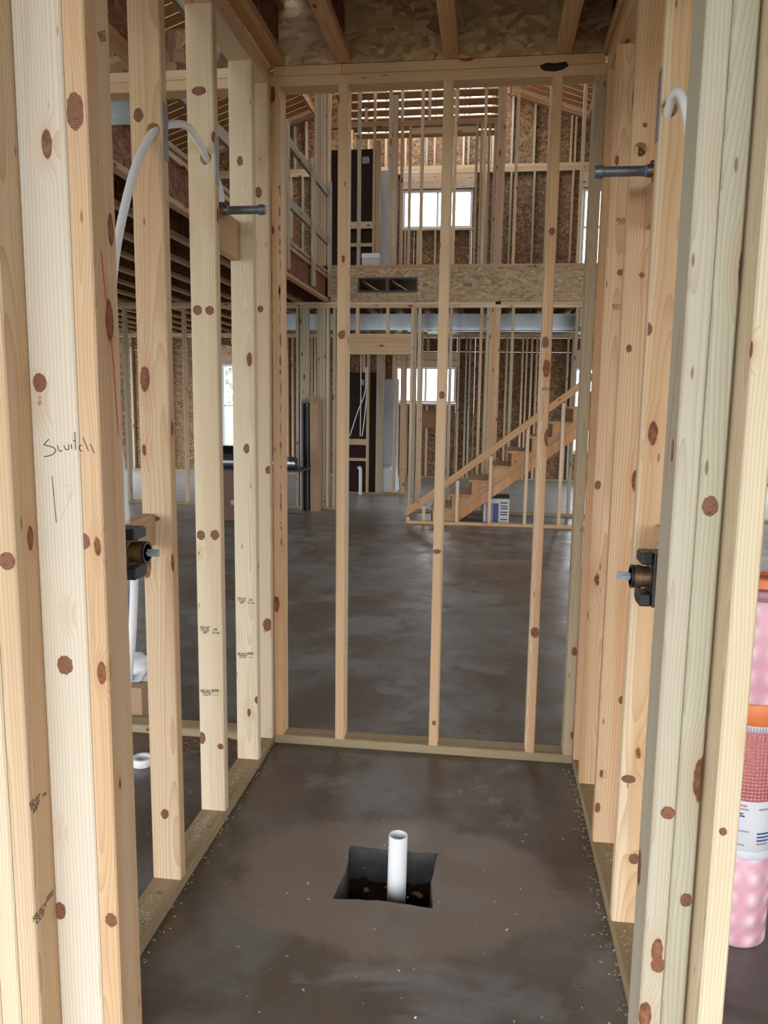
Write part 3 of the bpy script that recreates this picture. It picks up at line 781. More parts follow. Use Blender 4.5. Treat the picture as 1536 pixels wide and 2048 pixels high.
for x in (-1.6, -1.2, -.85): bd('cripple_stud', x, x+.038, YE, YE+.089, .0385, 1.40, PINE, we2, tin()); bd('cripple_stud', x, x+.038, YE, YE+.089, 2.42, 2.6995, PINE, we2, tin())
for x in (-5.1, -4.8): bd('cripple_stud', x, x+.038, YE, YE+.089, .0385, .49, PINE, we2, tin()); bd('cripple_stud', x, x+.038, YE, YE+.089, 2.56, 2.6995, PINE, we2, tin())
for a, b_, c, d in ((-1.828, -.609, 2.352, 2.418), (-1.828, -.609, 2.286, 2.3515), (-1.828, -.609, 2.16, 2.276), (-5.36, -4.535, 2.18, 2.543), (1.56, 2.398, 2.165, 2.48), (-1.828, -.609, 1.415, 1.453), (-5.36, -4.535, .49, .528), (1.56, 2.398, .52, .558), (-1.72, -.376, 5.42, 5.68), (-1.72, -.376, 4.67, 4.708), (1.58, 2.40, 5.39, 5.68)):
    bd('header' if d > 2.1 and c not in (4.67,) else 'sill_plate', a, b_, YE+.002, YE+.0885, c, d, PINE, we2, tin())
bd('block', -1.378, -1.0, YE-.02, YE-.0005, .975, 1.313, PINE, we2, (.42, .28, .18))
for x in (-4.4, -3.889, -3.663, -3.477, -3.0, -2.6, -2.2, -1.763, -.374, -.189, .269, .689, 1.114, 1.384, 1.546, 2.42, 2.9): bd('stud', x, x+.038, YE, YE+.089, 3.2835, 5.6845, random.choice((PINE, PINE, GREYP)), we2, tin())
for x in (-1.678, -1.441, -1.11, -.809, -.453): bd('cripple_stud', x, x+.038, YE, YE+.089, 3.2835, 4.6695, PINE, we2, tin())
for x in (-4.3, -3.816, -3.593, -3.15, -2.731, -2.40, -2.07, -1.7, -1.304, -1.156, -.622, -.531, -.086, .258, .662, .993, 1.321, 1.392, 1.8, 2.3):
    bd('stud', x, x+.038, YE, YE+.089, 5.8265, roofz(x)-.14, random.choice((PINE, PINE, GREYP)), we2, tin())
for sgn in (-1, 1):
    xe = RX+sgn*5.2
    for k in (0, 1):
        bar('rake_plate', (RX, YE+.045, RZ-.045-k*.043), (xe, YE+.045, roofz(xe)-.045-k*.043), .089, .038, PINE, we2, (.86, .74, .66), up=(RS*sgn, 0, 1))

# windows
def window(name, h, label, mull=True, hung=False):
    x0, x1, z0, z1 = h; y = YE+.07
    wdw = structure(name, ((x0+x1)/2, y, z0), label, 'window')
    t = .045
    for a, b_, c, d in ((x0, x1, z0, z0+t), (x0, x1, z1-t, z1), (x0, x0+t, z0+t, z1-t), (x1-t, x1, z0+t, z1-t)):
        boxo('window_frame', a+.0005, b_-.0005, y-.03, y+.05, c+.0005, d-.0005, M_VINYL, wdw)
    if hung: boxo('meeting_rail', x0+t, x1-t, y-.015, y+.03, (z0+z1)/2-.02, (z0+z1)/2+.02, M_VINYL, wdw)
    elif mull: boxo('mullion', (x0+x1)/2-.02, (x0+x1)/2+.02, y-.015, y+.03, z0+t, z1-t, M_VINYL, wdw)
    boxo('pane', x0+t, x1-t, y+.004, y+.008, z0+t, z1-t, GLASS, wdw)
window('window_1', WIN[0], 'wide low white window low on the rear wall beyond the hall')
window('window_2', WIN[1], 'tall white window on the far left of the rear wall', hung=True)
window('window_3', WIN[2], 'tall white window low on the rear wall behind the stair', hung=True)
window('window_4', WIN[3], 'wide white window high on the rear wall of the upper floor')
window('window_5', WIN[4], 'tall white window high at the right of the rear wall', hung=True)

# ---- side walls of the house (large unseen openings added to let daylight in)
wsl = structure('wall_left', (-7.62, 6, 0), 'osb sheathed outside wall on the left of the house', 'wall')
wsr = structure('wall_right', (5.62, 6, 0), 'osb sheathed outside wall on the right of the house', 'wall')
def side(parent, x, ya, yb, za, zb):
    y = ya
    while y < yb-.01:
        y2 = min(y+2.44, yb); panel('osb_panel', y2-y-.002, zb-za-.002, .012, (x, y, za), OSB, parent, rot=(0, 0, PI/2)); y = y2
for par, x in ((wsl, -7.6), (wsr, 5.62)):
    if x > 0: side(par, x, -2.6, 5.0, 0, 5.5)
    else:
        side(par, x, -2.6, -1.8, 0, 5.5); side(par, x, 3.2, 5.0, 0, 5.5); side(par, x, -1.8, 3.2, 2.6, 5.5); side(par, x, -1.8, 3.2, 0, .3)
        for y in (-1.8, -.2, 1.4, 3.16): bd('stud', x-.05, x+.039, y, y+.038, .3, 2.60, PINE, par)
    side(par, x, 8.0, 10.8, 0, 5.5); side(par, x, 14.9, 15.2, 0, 5.5)
    side(par, x, 5.0, 8.0, 2.3, 3.6); side(par, x, 5.0, 8.0, 5.0, 5.5); side(par, x, 5.0, 8.0, 0, .5); side(par, x, 10.8, 14.9, 2.72, 5.5)
    for y in (5.0, 6.5, 7.96, 10.8, 12.85, 14.86): bd('stud', x-.05, x+.039, y, y+.038, .5 if y < 9 else .001, 2.30, PINE, par)

wfr = structure('wall_front', (0, -2.6, 0), 'osb sheathed front wall with one wide opening', 'wall')  # unseen wall, added around the opening to limit daylight indoors
for a, b_ in ((-7.6, -5.6), (4.6, 5.6)): panel('osb_panel', b_-a, 5.4, .012, (a, -2.62, 0), OSB, wfr)
for a, b_ in ((-5.6, -2.2), (-2.199, 1.2), (1.201, 4.6)): panel('osb_panel', b_-a, 2.6, .012, (a, -2.62, 2.80), OSB, wfr)
for a in (-5.6, 4.56): bd('stud', a, a+.038, -2.6, -2.511, .001, 2.76, PINE, wfr)

# ---- upper floor over the left of the great room
XE = -2.14
cl = structure('ceiling_loft', (-4.8, 9, 2.778), 'i-joists carrying the upper floor beside the great room', 'ceiling')
x = XE-.03
first = True
while x > -7.5:
    i_joist(cl, x, 3.4, YE-.01, 2.778, .33, .065, .04, tint=(.74, .66, .58) if not first else (.80, .70, .60)); first = False; x -= .4064
x = -1.75
while x < 3.4: i_joist(cl, x, YP+.125, YE-.01, 2.778, .33, .065, .04, tint=(.74, .66, .58)); x += .4064
for i in range(5):
    for j in range(5): panel('deck_panel', 1.09, 2.355, .018, (-7.6+i*1.092, 3.4+j*2.36, 3.110+.018), OSB, cl, rot=(-PI/2, 0, 0), tint=(.6, .55, .5))
for i in range(5): panel('deck_panel', 1.13, 4.6, .018, (-2.13+i*1.14, YP+.10, 3.110+.018), OSB, cl, rot=(-PI/2, 0, 0), tint=(.6, .55, .5))
# guard rail along its edge
lg = structure('trim_1', (XE+.04, 8, 3.13), 'timber guard rail along the edge of the upper floor', 'railing')
for y in (5.6, 6.9, 8.12, 9.33, 10.30):
    bd('post', XE+.005, XE+.043, y, y+.089, 2.83, 4.28, GREYP, lg, (.88, .88, .88))
for z in (4.10, 3.50): bd('rail', XE-.035, XE+.003, 4.2, YP-.002, z, z+.10, GREYP, lg, (.80, .80, .84))
bd('rail_base', XE-.09, XE+.003, 4.2, YP-.002, 3.129, 3.167, GREYP, lg, (.8, .8, .82))

# ---- roof boards
rf = structure('roof', (RX, 6, RZ), 'skip-sheathed roof boards with slits of sky between them', 'roof')
pitch = .245; gap = .014
y = -2.8; n = 0
def slope_board(y, wd, xa, xb, sgn):
    p0 = Vector((xa, y+wd/2, roofz(xa)+.03)); p1 = Vector((xb, y+wd/2, roofz(xb)+.03))
    bar('roof_board', p0, p1, wd, .022, PINE, rf, (.72, .58, .45), up=(RS*sgn, 0, 1))
while y < 15.5:
    wd = .5 if y < 3.3 else pitch
    opened = 11.4 < y < 14.6
    for sgn, xe in ((1, 5.75), (-1, -7.75)):
        xs = RX if not opened else (.15 if sgn > 0 else -2.55)
        slope_board(y, wd-(gap if y > 3.3 else .002), xs, xe, sgn)
    y += wd
# flat collar boards under the open ridge above the hall
y = 11.5
while y < 14.5:
    bd('collar_board', -2.5, .10, y, y+.27, 6.16, 6.18, PINE, rf, (.78, .64, .5)); y += .365
for x in (-3.4, -2.6, .2, 1.6, 3.0):
    sg = 1 if x > RX else -1
    bd('purlin', x, x+.038, 3.5, 15.1, roofz(x)-.16, roofz(x)-.02, PINE, rf, (.7, .6, .5))
bd('ridge_beam', RX-.06, RX+.06, 3.3, 11.4, RZ-.34, RZ-.02, PINE, rf, (.8, .68, .55))

# ================================================================== THINGS
# ---- drain stub
dp = empty('drain_pipe', (-.241, 2.262, -.125), 'white plastic drain pipe standing in the square floor cut-out', 'pipe')
lathe('pipe', [(.0245, 0), (.030, 0), (.030, .262), (.0292, .265), (.0256, .265), (.0245, .262), (.0245, .02), (.0, .02)], M_PVC, dp, (-.241, 2.262, -.125), rot=(-.02, .012, 0))

# ---- shower valves
def valve(x_in, y, z, sg, label):
    """x_in: back of bracket; sg = +1 faces +x."""
    t = tag(empty('shower_valve', (x_in, y, z-.06)), label, 'valve', 'shower valves')
    pf = [(-.045, -.066), (.022, -.066), (.045, -.044), (.045, .044), (.022, .066), (-.045, .066)]
    prism('bracket', pf, .05, M_BLACK, t, (x_in+sg*.025, y, z), (0, 0, PI/2), .003)
    for q in (-1, 1):
        prism('bracket_ear', [(-.036, q*.036), (.036, q*.036), (.036, q*.058), (.022, q*.066), (-.036, q*.066)], .026, M_BLACK, t, (x_in+sg*.0635, y, z), (0, 0, PI/2), .003)
    R_ = (0, sg*PI/2, 0)
    lathe('body', [(.0, 0), (.030, 0), (.030, .03), (.026, .032), (.026, .05), (.0285, .051), (.0285, .068), (.0, .068)], M_BRASS, t, (x_in+sg*.02, y, z), R_)
    cp = lathe('cartridge_cap', [(.0, 0), (.0245, 0), (.0245, .004), (.022, .006), (.0, .006)], M_CAP, t, (x_in+sg*.0885, y, z), R_)
    lathe('cap_ring', [(.0246, 0), (.0285, 0), (.0285, .006), (.0246, .006)], M_BLACK, t, (x_in+sg*.0885, y, z), R_)
    boxo('stem', x_in+sg*.0945 if sg > 0 else x_in-.125, x_in+.125 if sg > 0 else x_in-.0945, y-.0035, y+.0035, z-.009, z+.009, M_CAP, t)
    boxo('stem_wing', x_in+sg*.0945 if sg > 0 else x_in-.118, x_in+.118 if sg > 0 else x_in-.0945, y-.009, y+.009, z-.003, z+.003, M_CAP, t)
    return t
valve(-.948, 1.862, 1.098, 1, 'black and brass shower valve mounted on the left stud wall')
valve(.452, 1.925, 1.075, -1, 'black and brass shower valve half hidden by the right entry post')

# ---- water tubes
o = tube('supply_tube', [(-.918, 1.880, 1.168), (-.924, 1.876, 1.30), (-.926, 1.845, 1.55), (-.924, 1.872, 1.80), (-.916, 1.965, 2.03), (-.910, 2.06, 2.16), (-.906, 2.107, 2.198), (-.907, 2.20, 2.245), (-.909, 2.33, 2.285), (-.911, 2.43, 2.275), (-.911, 2.513, 2.242), (-.911, 2.60, 2.205), (-.911, 2.635, 2.165), (-.911, 2.637, 2.138)], .0108, M_PEX)
tag(o, 'white plastic supply tube arching through drilled studs on the left', 'tube', 'shower supply tubes')
o = tube('supply_tube', [(.430, 1.93, 1.144), (.440, 1.90, 1.40), (.446, 1.905, 1.75), (.446, 1.935, 1.98), (.438, 1.975, 2.12), (.424, 2.01, 2.205), (.414, 2.045, 2.222), (.412, 2.085, 2.205), (.413, 2.111, 2.190), (.420, 2.16, 2.165), (.430, 2.235, 2.155)], .0108, M_PEX)
tag(o, 'white plastic supply tube hooking into the drilled stud on the right', 'tube', 'shower supply tubes')
o = tube('drop_tube', [(-.935, 1.955, 1.045), (-.935, 1.945, .95), (-.935, 1.918, .81), (-.935, 1.86, .66), (-.935, 1.76, .42), (-.935, 1.735, .2), (-.935, 1.735, .0395)], .0108, M_PEX)
tag(o, 'slanting white tube running down from the left shower valve', 'tube')

# ---- shower arm stubs
def stub(x, y, z, sg, L, label):
    t = tag(empty('pipe_stub', (x, y, z)), label, 'pipe', 'shower arm stubs')
    lathe('elbow', [(.0, -.022), (.016, -.022), (.017, -.018), (.017, .018), (.0145, .022), (.0, .022)], M_BRASS, t, (x, y, z), (0, sg*PI/2, 0))
    lathe('elbow_neck', [(.0, 0), (.0125, 0), (.0135, .004), (.0135, .012), (.0, .012)], M_BLACK, t, (x, y-.003, z+.012))
    boxo('elbow_ear', x-.005, x+.005, y-.018, y+.018, z-.024, z-.012, M_BRASS, t, .003)
    lathe('sealant_ring', [(.0138, 0), (.0152, 0), (.0152, .006), (.0138, .006)], M_BLUE, t, (x+sg*.022, y, z), (0, sg*PI/2, 0))
    lathe('nipple', [(.0, 0), (.0135, 0), (.0135, L), (.0, L)], M_PIPE, t, (x+sg*.0225, y, z), (0, sg*PI/2, 0))
    cp = [(.0, 0), (.0165, 0), (.0175, .002), (.0175, .014), (.0155, .02), (.0155, .024), (.0, .024)]
    lathe('end_cap', cp, M_PIPE, t, (x+sg*(.0225+L-.012), y, z), (0, sg*PI/2, 0), seg=16)
stub(-.911, 2.64, 2.118, 1, .118, 'capped grey shower arm stub sticking out of the left stud wall')
stub(.428, 2.30, 2.120, -1, .125, 'capped grey shower arm stub sticking out of the right stud wall')

# ---- nail plates
def nailplate(x, y, z0, z1, sg, label):
    t = tag(empty('nail_plate', (x, y, z0)), label, 'nail plate', 'steel nail plates')
    pf = [(-.018, 0)]
    h = z1-z0
    for k in range(4): pf += [(-.018+.009*k+.003, -.004), (-.018+.009*k+.006, 0)]
    pf += [(.018, 0), (.018, h)]
    for k in range(4): pf += [(.018-.009*k-.003, h+.004), (.018-.009*k-.006, h)]
    pf += [(-.018, h)]
    prism('plate', pf, .0016, M_NAILP, t, (x, y, z0), (0, 0, PI/2))
nailplate(XL+.0012, y1+.019, 2.125, 2.265, 1, 'steel nail plate on the left stud nearest the entry')
nailplate(XL+.0012, y1+S+.019, 2.17, 2.31, 1, 'steel nail plate on the second left stud above the pipe stub')
nailplate(XR-.0012, 2.0918+.019, 2.14, 2.30, -1, 'steel nail plate on the pale right stud beside the tube hook')

# ---- writing on the lumber
SW = [[(-0.7682, 1.4163), (-0.7758, 1.4089), (-0.7771, 1.4058), (-0.7628, 1.4025), (-0.7564, 1.3974), (-0.7601, 1.3911), (-0.7692, 1.3868), (-0.7793, 1.3848)], [(-0.7527, 1.4058), (-0.7509, 1.3986), (-0.7477, 1.395), (-0.7445, 1.3972)], [(-0.7406, 1.406), (-0.7397, 1.4019), (-0.7365, 1.3984), (-0.7321, 1.399), (-0.7318, 1.4042), (-0.7328, 1.4077)], [(-0.735, 1.4115), (-0.7344, 1.4109)], [(-0.7267, 1.4084), (-0.7263, 1.3996)], [(-0.7243, 1.4206), (-0.7235, 1.4199)], [(-0.7191, 1.4296), (-0.7189, 1.3988)], [(-0.7231, 1.4146), (-0.7182, 1.4145)]]
SW2 = [[(-0.7065, 1.4069), (-0.7110, 1.4056), (-0.7112, 1.3984), (-0.7065, 1.3962)], [(-0.7042, 1.4202), (-0.6948, 1.3972)], [(-0.691, 1.4091), (-0.687, 1.4), (-0.6841, 1.3928)]]
t3 = lambda p: (p[0], 1.2896, p[1])
ribbon('handwriting', SW, .0016, M_INK, b_1, t3, None); ribbon('handwriting', SW2, .0016, M_INK, b_2, t3, None)
ribbon('marker_line', [[(-0.7655, 1.3503), (-0.7618, 1.2665)]], .0013, M_INK, b_1, t3, None)
ribbon('pencil_mark', [[(-0.7361, 1.3239), (-0.7309, 1.3062)], [(-0.7266, 1.3273), (-0.7531, 1.2727)], [(-0.7409, 1.352), (-0.7367, 1.3469)], [(-0.7417, 1.3363), (-0.7363, 1.3333), (-0.7237, 1.341)]], .0005, M_PENCIL, b_1, t3, None)
ribbon('chalk_line', [[(1.32, 1.743), (1.33, 1.669), (1.344, 1.61), (1.354, 1.504), (1.361, 1.422)]], .0030, M_RED, b_2, lambda p: (-.6731, p[0], p[1]), None)
ribbon('chalk_line', [[(1.335, 1.62), (1.345, 1.52), (1.358, 1.43), (1.365, 1.36)]], .0020, M_RED, wf, lambda p: (.3016, p[0], p[1]), None)
RF = (PI/2, 0, 0)
def stampA(x, y, z, par, rot=RF, k=1.0):
    text('grade_stamp', 'KD-HT\nSTUD\nSPF', .0115*k, M_INK, par, (x, y, z), rot)
def stampB(x, y, z, par, rot=RF, k=1.0):
    text('grade_stamp', 'SELECT\nCUT', .0145*k, M_INK, par, (x, y, z), rot)
s2, s3 = SL[2], SL[3]
for st_, yy in ((s2, y1+S-.0005), (s3, y1+2*S-.0005)):
    stampA(-.943, yy, .700, st_); text('grade_stamp', '108', .011, M_STAMP, st_, (-.908, yy, .704), RF); text('grade_stamp', 'TEC.MIL', .0085, M_STAMP, st_, (-.905, yy, .692), RF)
    stampB(-.941, yy, .474, st_)
    for q in range(3): mesh('grade_bar', [(0, 0, 0), (.024, 0, 0), (.024, 0, .0022), (0, 0, .0022)], [(0, 1, 2, 3)], M_STAMP, st_, (-.921, yy, .480+q*.0035))
    mesh('grade_bar', [(0, 0, 0), (.026, 0, 0), (.026, 0, .0016), (0, 0, .0016)], [(0, 1, 2, 3)], M_STAMP, st_, (-.923, yy, .468))
RS_ = (PI/2, 0, PI/2)
stampA(-.8014, 1.243, .748, b_0, RS_); text('grade_stamp', '108', .010, M_STAMP, b_0, (-.8014, 1.272, .752), RS_)
stampB(-.8014, 1.240, .53, b_0, RS_)
for q in range(3): mesh('grade_bar', [(0, 0, 0), (0, .024, 0), (0, .024, .0025), (0, 0, .0025)], [(0, 1, 2, 3)], M_STAMP, b_0, (-.8014, 1.262, .540+q*.004))
text('grade_stamp', 'SELECT\nSTUD', .010, M_STAMP, b_2, (-.6729, 1.352, 2.10), (PI/2, -.5, PI/2))
text('handwritten_note', '2/13', .017, M_STAMP, wb, (.219, YB-.0004, 1.545), RF, shear=.2)
s_r1 = SR[2]
for zz, tx in ((2.12, 'SELECT\nCUT'), (1.83, 'KD-HT\nSTUD')): text('grade_stamp', tx, .014, M_STAMP, s_r1, (XR+.05, 2.9046, zz), RF)
text('plate_stamp', '2206', .013, M_STAMP, wl, (-.92, 2.02, .0384), (0, 0, 0)); ribbon('plate_mark', [[(-.925, 1.878), (-.915, 1.897), (-.905, 1.887), (-.925, 1.855), (-.897, 1.858)]], .0022, M_STAMP, wl, lambda p: (p[0], p[1], .0385), None)
for xx, tx in ((-.86, 'APA'), (-.62, 'RIM'), (-.30, 'OSB')): text('rim_stamp', tx, .045, M_STAMP, wp, (xx, YP-.0128, 2.985), RF)

# ---- pink roll
rc = (.742, 2.168)
pk = tag(empty('insulation_roll', (rc[0], rc[1], 0)), 'pink wrapped roll of foam standing on end beside the right entry post', 'roll')
def band(name, z0, z1, r, mat):
    return lathe(name, [(.0, z0), (r-.003, z0), (r, z0+.004), (r, z1-.004), (r-.003, z1), (.0, z1)], mat, pk, (rc[0], rc[1], 0), seg=40)
RR = .088
band('lower_wrap', 0.001, .262, RR, M_PINK); band('white_strip', .2625, .288, RR+.0006, M_PAPER)
lab = band('paper_label', .2885, .432, RR+.0004, M_PAPER)
band('rose_wrap', .4325, .628, RR-.001, M_ROSE); band('barcode_strip', .6285, .645, RR, M_PAPER)
band('orange_strip', .6455, .706, RR+.0006, M_ORANGE); band('upper_wrap', .7065, .985, RR, M_PINK)
lathe('film_top', [(RR-.004, .9855), (RR-.001, 1.0), (RR-.006, 1.012), (RR-.02, 1.015), (RR-.024, 1.0), (RR-.024, .9855)], M_MAUVE, pk, (rc[0], rc[1], 0), seg=40)
lathe('orange_core', [(.03, .9855), (.062, .9855), (.062, 1.035), (.058, 1.04), (.034, 1.04), (.03, 1.035)], M_ORANGE, pk, (rc[0], rc[1], 0), seg=30)
def arc_mark(a0, a1, z0, z1, mat, nm='label_print'):
    v = []; n = 6
    for i in range(n+1):
        a = a0+(a1-a0)*i/n
        for z in (z0, z1): v.append(((RR+.0014)*math.cos(a), (RR+.0014)*math.sin(a), z))
    mesh(nm, v, [(2*i, 2*i+2, 2*i+3, 2*i+1) for i in range(n)], mat, lab, (rc[0], rc[1], 0))
for z, a0, a1, mt_ in ((.418, 4.25, 4.55, M_ROSE), (.408, 4.25, 4.6, M_LILAC), (.395, 4.25, 4.45, M_NAVY), (.388, 4.25, 4.5, M_NAVY), (.345, 4.25, 4.65, M_LILAC), (.305, 4.25, 4.55, M_LILAC), (.41, 4.9, 5.3, M_LILAC), (.34, 4.9, 5.3, M_NAVY), (.33, 4.9, 5.3, M_NAVY), (.32, 4.9, 5.3, M_NAVY), (.31, 4.9, 5.3, M_LILAC)):
    arc_mark(a0, a1, z, z+.0045, mt_)
for i in range(16): arc_mark(4.2+i*.085, 4.2+i*.085+.04, .630, .6435, M_LILAC, 'barcode_bar')

# ---- carton with crumpled bag, tape ring left of the shower
cb = tag(empty('cardboard_carton', (-1.72, 3.45, 0)), 'plain cardboard carton behind the left stud wall under the bag', 'box')
boxo('carton_body', -1.98, -1.545, 3.262, 3.62, .001, .163, M_CARD, cb, .003)
boxo('tape_strip', -1.98, -1.545, 3.42, 3.46, .1632, .1642, M_PAPER, cb)
bm = bmesh.new(); bmesh.ops.create_icosphere(bm, subdivisions=4, radius=1)
rnd = random.Random(3)
fz = [(Vector((rnd.uniform(-1, 1), rnd.uniform(-1, 1), rnd.uniform(-1, 1))).normalized(), rnd.uniform(3, 8), rnd.uniform(0, 6)) for _ in range(10)]
for v in bm.verts:
    n = v.co.normalized(); d = sum(abs(math.sin(n.dot(a)*k_+ph)) for a, k_, ph in fz)/10
    v.co = Vector((n.x*.085, n.y*.07, n.z*.072))*(.72+.5*d)
    if v.co.z < -.055: v.co.z = -.055
bag = bmobj('plastic_bag', bm, plain('white_bag_film', (.70, .71, .74), .35), None, (-1.625, 3.36, .220), True)
tag(bag, 'crumpled white plastic bag resting on the cardboard carton', 'bag')
text('bag_print', 'TCS', .035, M_NAVY, bag, (-1.612, 3.278, .215), (PI/2, .5, 0))
tr = tag(empty('tape_roll', (-1.36, 2.86, 0)), 'small white ring lying on the floor behind the left studs', 'ring')
lathe('ring', [(.030, .001), (.042, .001), (.044, .006), (.044, .028), (.042, .032), (.030, .032), (.0295, .028), (.0295, .005), (.030, .001)], M_PVC, tr, (-1.36, 2.86, 0))

# ---- round ducts on a carton in the great room
dc = tag(empty('duct_carton', (-3.0, 9.35, 0)), 'dark brown carton carrying round ducts in the great room', 'box')
boxo('carton_body', -3.42, -2.93, 9.15, 9.75, .001, .62, plain('brown_carton', (.16, .09, .06), .8, noise=.15, scale=5), dc, .004)
boxo('printed_patch', -3.10, -3.02, 9.148, 9.1495, .20, .26, M_LILAC, dc)
boxo('board_on_top', -3.42, -2.22, 9.16, 9.70, .6205, .640, M_BLACK, dc, .003)
for yy, zz, mt_, lb in ((9.26, .722, M_GALV, 'lower shiny round duct lying across the dark carton'), (9.40, .79, M_DARKM, 'dark round duct lying behind the shiny one on the carton')):
    r_ = .075 if mt_ is M_GALV else .13
    d_ = tag(empty('round_duct', (-2.9, yy if r_ < .1 else 9.47, zz-r_)), lb, 'duct', 'round ducts on the carton')
    lathe('duct_tube', [(r_-.003, 0), (r_, 0), (r_, 1.12 if r_ < .1 else .85), (r_-.003, 1.12 if r_ < .1 else .85), (r_-.003, 0)], mt_, d_, (-3.42, yy if r_ < .1 else 9.47, .6455+r_), (0, PI/2, 0))
    lathe('crimp', [(r_, 0), (r_+.004, .004), (r_+.004, .012), (r_, .016)], mt_, d_, (-2.40 if r_ < .1 else -2.65, yy if r_ < .1 else 9.47, .6455+r_), (0, PI/2, 0))

# ---- tall carton with black tube
tcn = tag(empty('tall_carton', (-2.34, 10.28, 0)), 'tall slim opened cardboard carton leaning by the hall post', 'box')
boxo('side_flap', -2.470, -2.462, 10.17, 10.36, .001, 1.50, M_PAPER, tcn); boxo('back_panel', -2.461, -2.23, 10.365, 10.372, .001, 1.50, M_CARD, tcn)
bar('front_panel', (-2.275, 10.165, .001), (-2.285, 10.165, 1.545), .115, .006, M_CARD, tcn); boxo('side_panel', -2.222, -2.216, 10.17, 10.36, .001, 1.50, M_CARD, tcn)
bar('top_flap', (-2.34, 10.17, 1.545), (-2.26, 10.13, 1.50), .10, .005, M_CARD, tcn)
tb = tag(empty('black_tube', (-2.395, 10.28, 0)), 'black plastic tube standing inside the tall opened carton', 'tube')
lathe('tube_body', [(.0, .002), (.052, .002), (.052, 1.44), (.0, 1.44)], M_BLACK, tb, (-2.395, 10.29, 0)); lathe('tube_collar', [(.053, 0), (.06, .004), (.06, .05), (.053, .054)], M_DARKM, tb, (-2.395, 10.29, 1.39))

# ---- bath units behind the hall walls
def unit(x0, x1, x2, y0, y1_, z0, h, label, st):
    t = tag(empty('bath_unit', ((x0+x1)/2, (y0+y1_)/2, z0)), label, 'shower unit', 'fibreglass bath units')
    boxo('back_shell', x0, x1, y0, y0+.03, z0+.002, z0+h, M_FRP, t, .008)
    boxo('end_shell', x0, x0+.03, y0+.031, y1_, z0+.002, z0+h, M_FRP, t)
    boxo('white_end_panel', x0+.031, x2, y1_-.03, y1_, z0+.002, z0+h-.08, M_GEL, t, .006)
    prism('tub_apron', [(x1, z0+.002), (x2+.03, z0+.002), (x2, z0+.36), (x2-.06, z0+.42), (x1, z0+.42)], y1_-y0-.10, M_GEL, t, (0, (y0+y1_)/2+.03, 0))
    boxo('sticker', st[0], st[1], y0-.0015, y0-.0005, st[2], st[3], M_PAPER, t)
    for q in range(3): boxo('sticker_print', st[0]+.008, st[1]-.01, y0-.0025, y0-.0018, st[2]+.012+q*.025, st[2]+.022+q*.025, M_STAMP, t)
unit(-2.62, -1.83, -1.62, 12.34, 13.2, 3.1285, 2.147, 'dark brown shower unit back standing on the upper floor', (-2.02, -1.92, 5.07, 5.16))
unit(-2.34, -1.745, -1.50, 12.34, 13.2, 0.0, 1.93, 'dark brown tub and shower unit back on the ground floor', (-2.02, -1.965, 1.728, 1.815))
# tubes and waste pipe at the lower unit
for pts, lb in (([(-1.99, 12.17, .93), (-1.985, 12.16, 1.6), (-1.99, 12.17, 2.3)], 'thin straight white tube in front of the lower bath unit'), ([(-1.96, 12.17, .93), (-1.92, 12.16, 1.25), (-1.89, 12.16, 1.62), (-1.885, 12.17, 2.0)], 'thin white tube bowing towards the hall stud'), ([(-2.15, 12.13, .93), (-2.03, 12.12, 1.3), (-1.91, 12.10, 1.62), (-1.90, 12.09, 2.0)], 'thin white tube crossing slantwise before the lower bath unit')):
    tag(tube('water_tube', pts, .008, M_PEX, seg=8), lb, 'tube', 'thin tubes at the lower bath unit')
o = tube('waste_pipe', [(-2.03, 12.3, .42), (-1.99, 12.17, .43), (-1.975, 12.13, .40), (-1.972, 12.12, .30), (-1.972, 12.12, .002)], .026, M_PVC); tag(o, 'white waste pipe bending down to the floor at the hall wall', 'pipe')
wbx = tag(empty('white_box', (-1.68, 11.05, 3.13)), 'small white carton on the edge of the upper floor', 'box')
boxo('box_body', -1.80, -1.555, 11.0, 11.2, 3.131, 3.50, M_PAPER, wbx, .004); boxo('box_lid', -1.803, -1.552, 10.997, 11.203, 3.44, 3.503, M_VINYL, wbx, .003)

# ---- rectangular supply duct
du = tag(empty('rectangular_duct', (-.8, 11.4, 2.46)), 'long galvanised rectangular duct hung under the upper floor', 'duct')
xs = [-3.0, -1.9, -.8, .3, 1.4, 2.5]
for a, b_ in zip(xs, xs[1:]):
    boxo('duct_section', a+.001, b_-.001, 11.2, 11.55, 2.485, 2.71, M_GALV, du); boxo('flange', b_-.012, b_+.012, 11.19, 11.56, 2.475, 2.72, M_GALV, du)
for a in (-2.4, -1.55, -.45, .05, 1.0): boxo('hanger', a, a+.012, 11.188, 11.1895, 2.60, 2.775, M_GALV, du)
boxo('bottom_lip', -.9, 1.3, 11.18, 11.57, 2.462, 2.474, M_GALV, du)
pdk = tag(empty('duct_piece', (-1.78, 3.65, 2.8)), 'grey sheet metal duct piece above the bathroom back plates', 'duct')
boxo('duct_shell', -1.95, -1.62, 3.5, 3.8, 2.80, 2.965, M_GALV, pdk, .002); boxo('duct_seam', -1.955, -1.615, 3.496, 3.499, 2.80, 2.812, M_GALV, pdk)
boxo('hanger_strap', -1.70, -1.685, 3.6, 3.602, 2.966, 3.20, M_GALV, pdk)

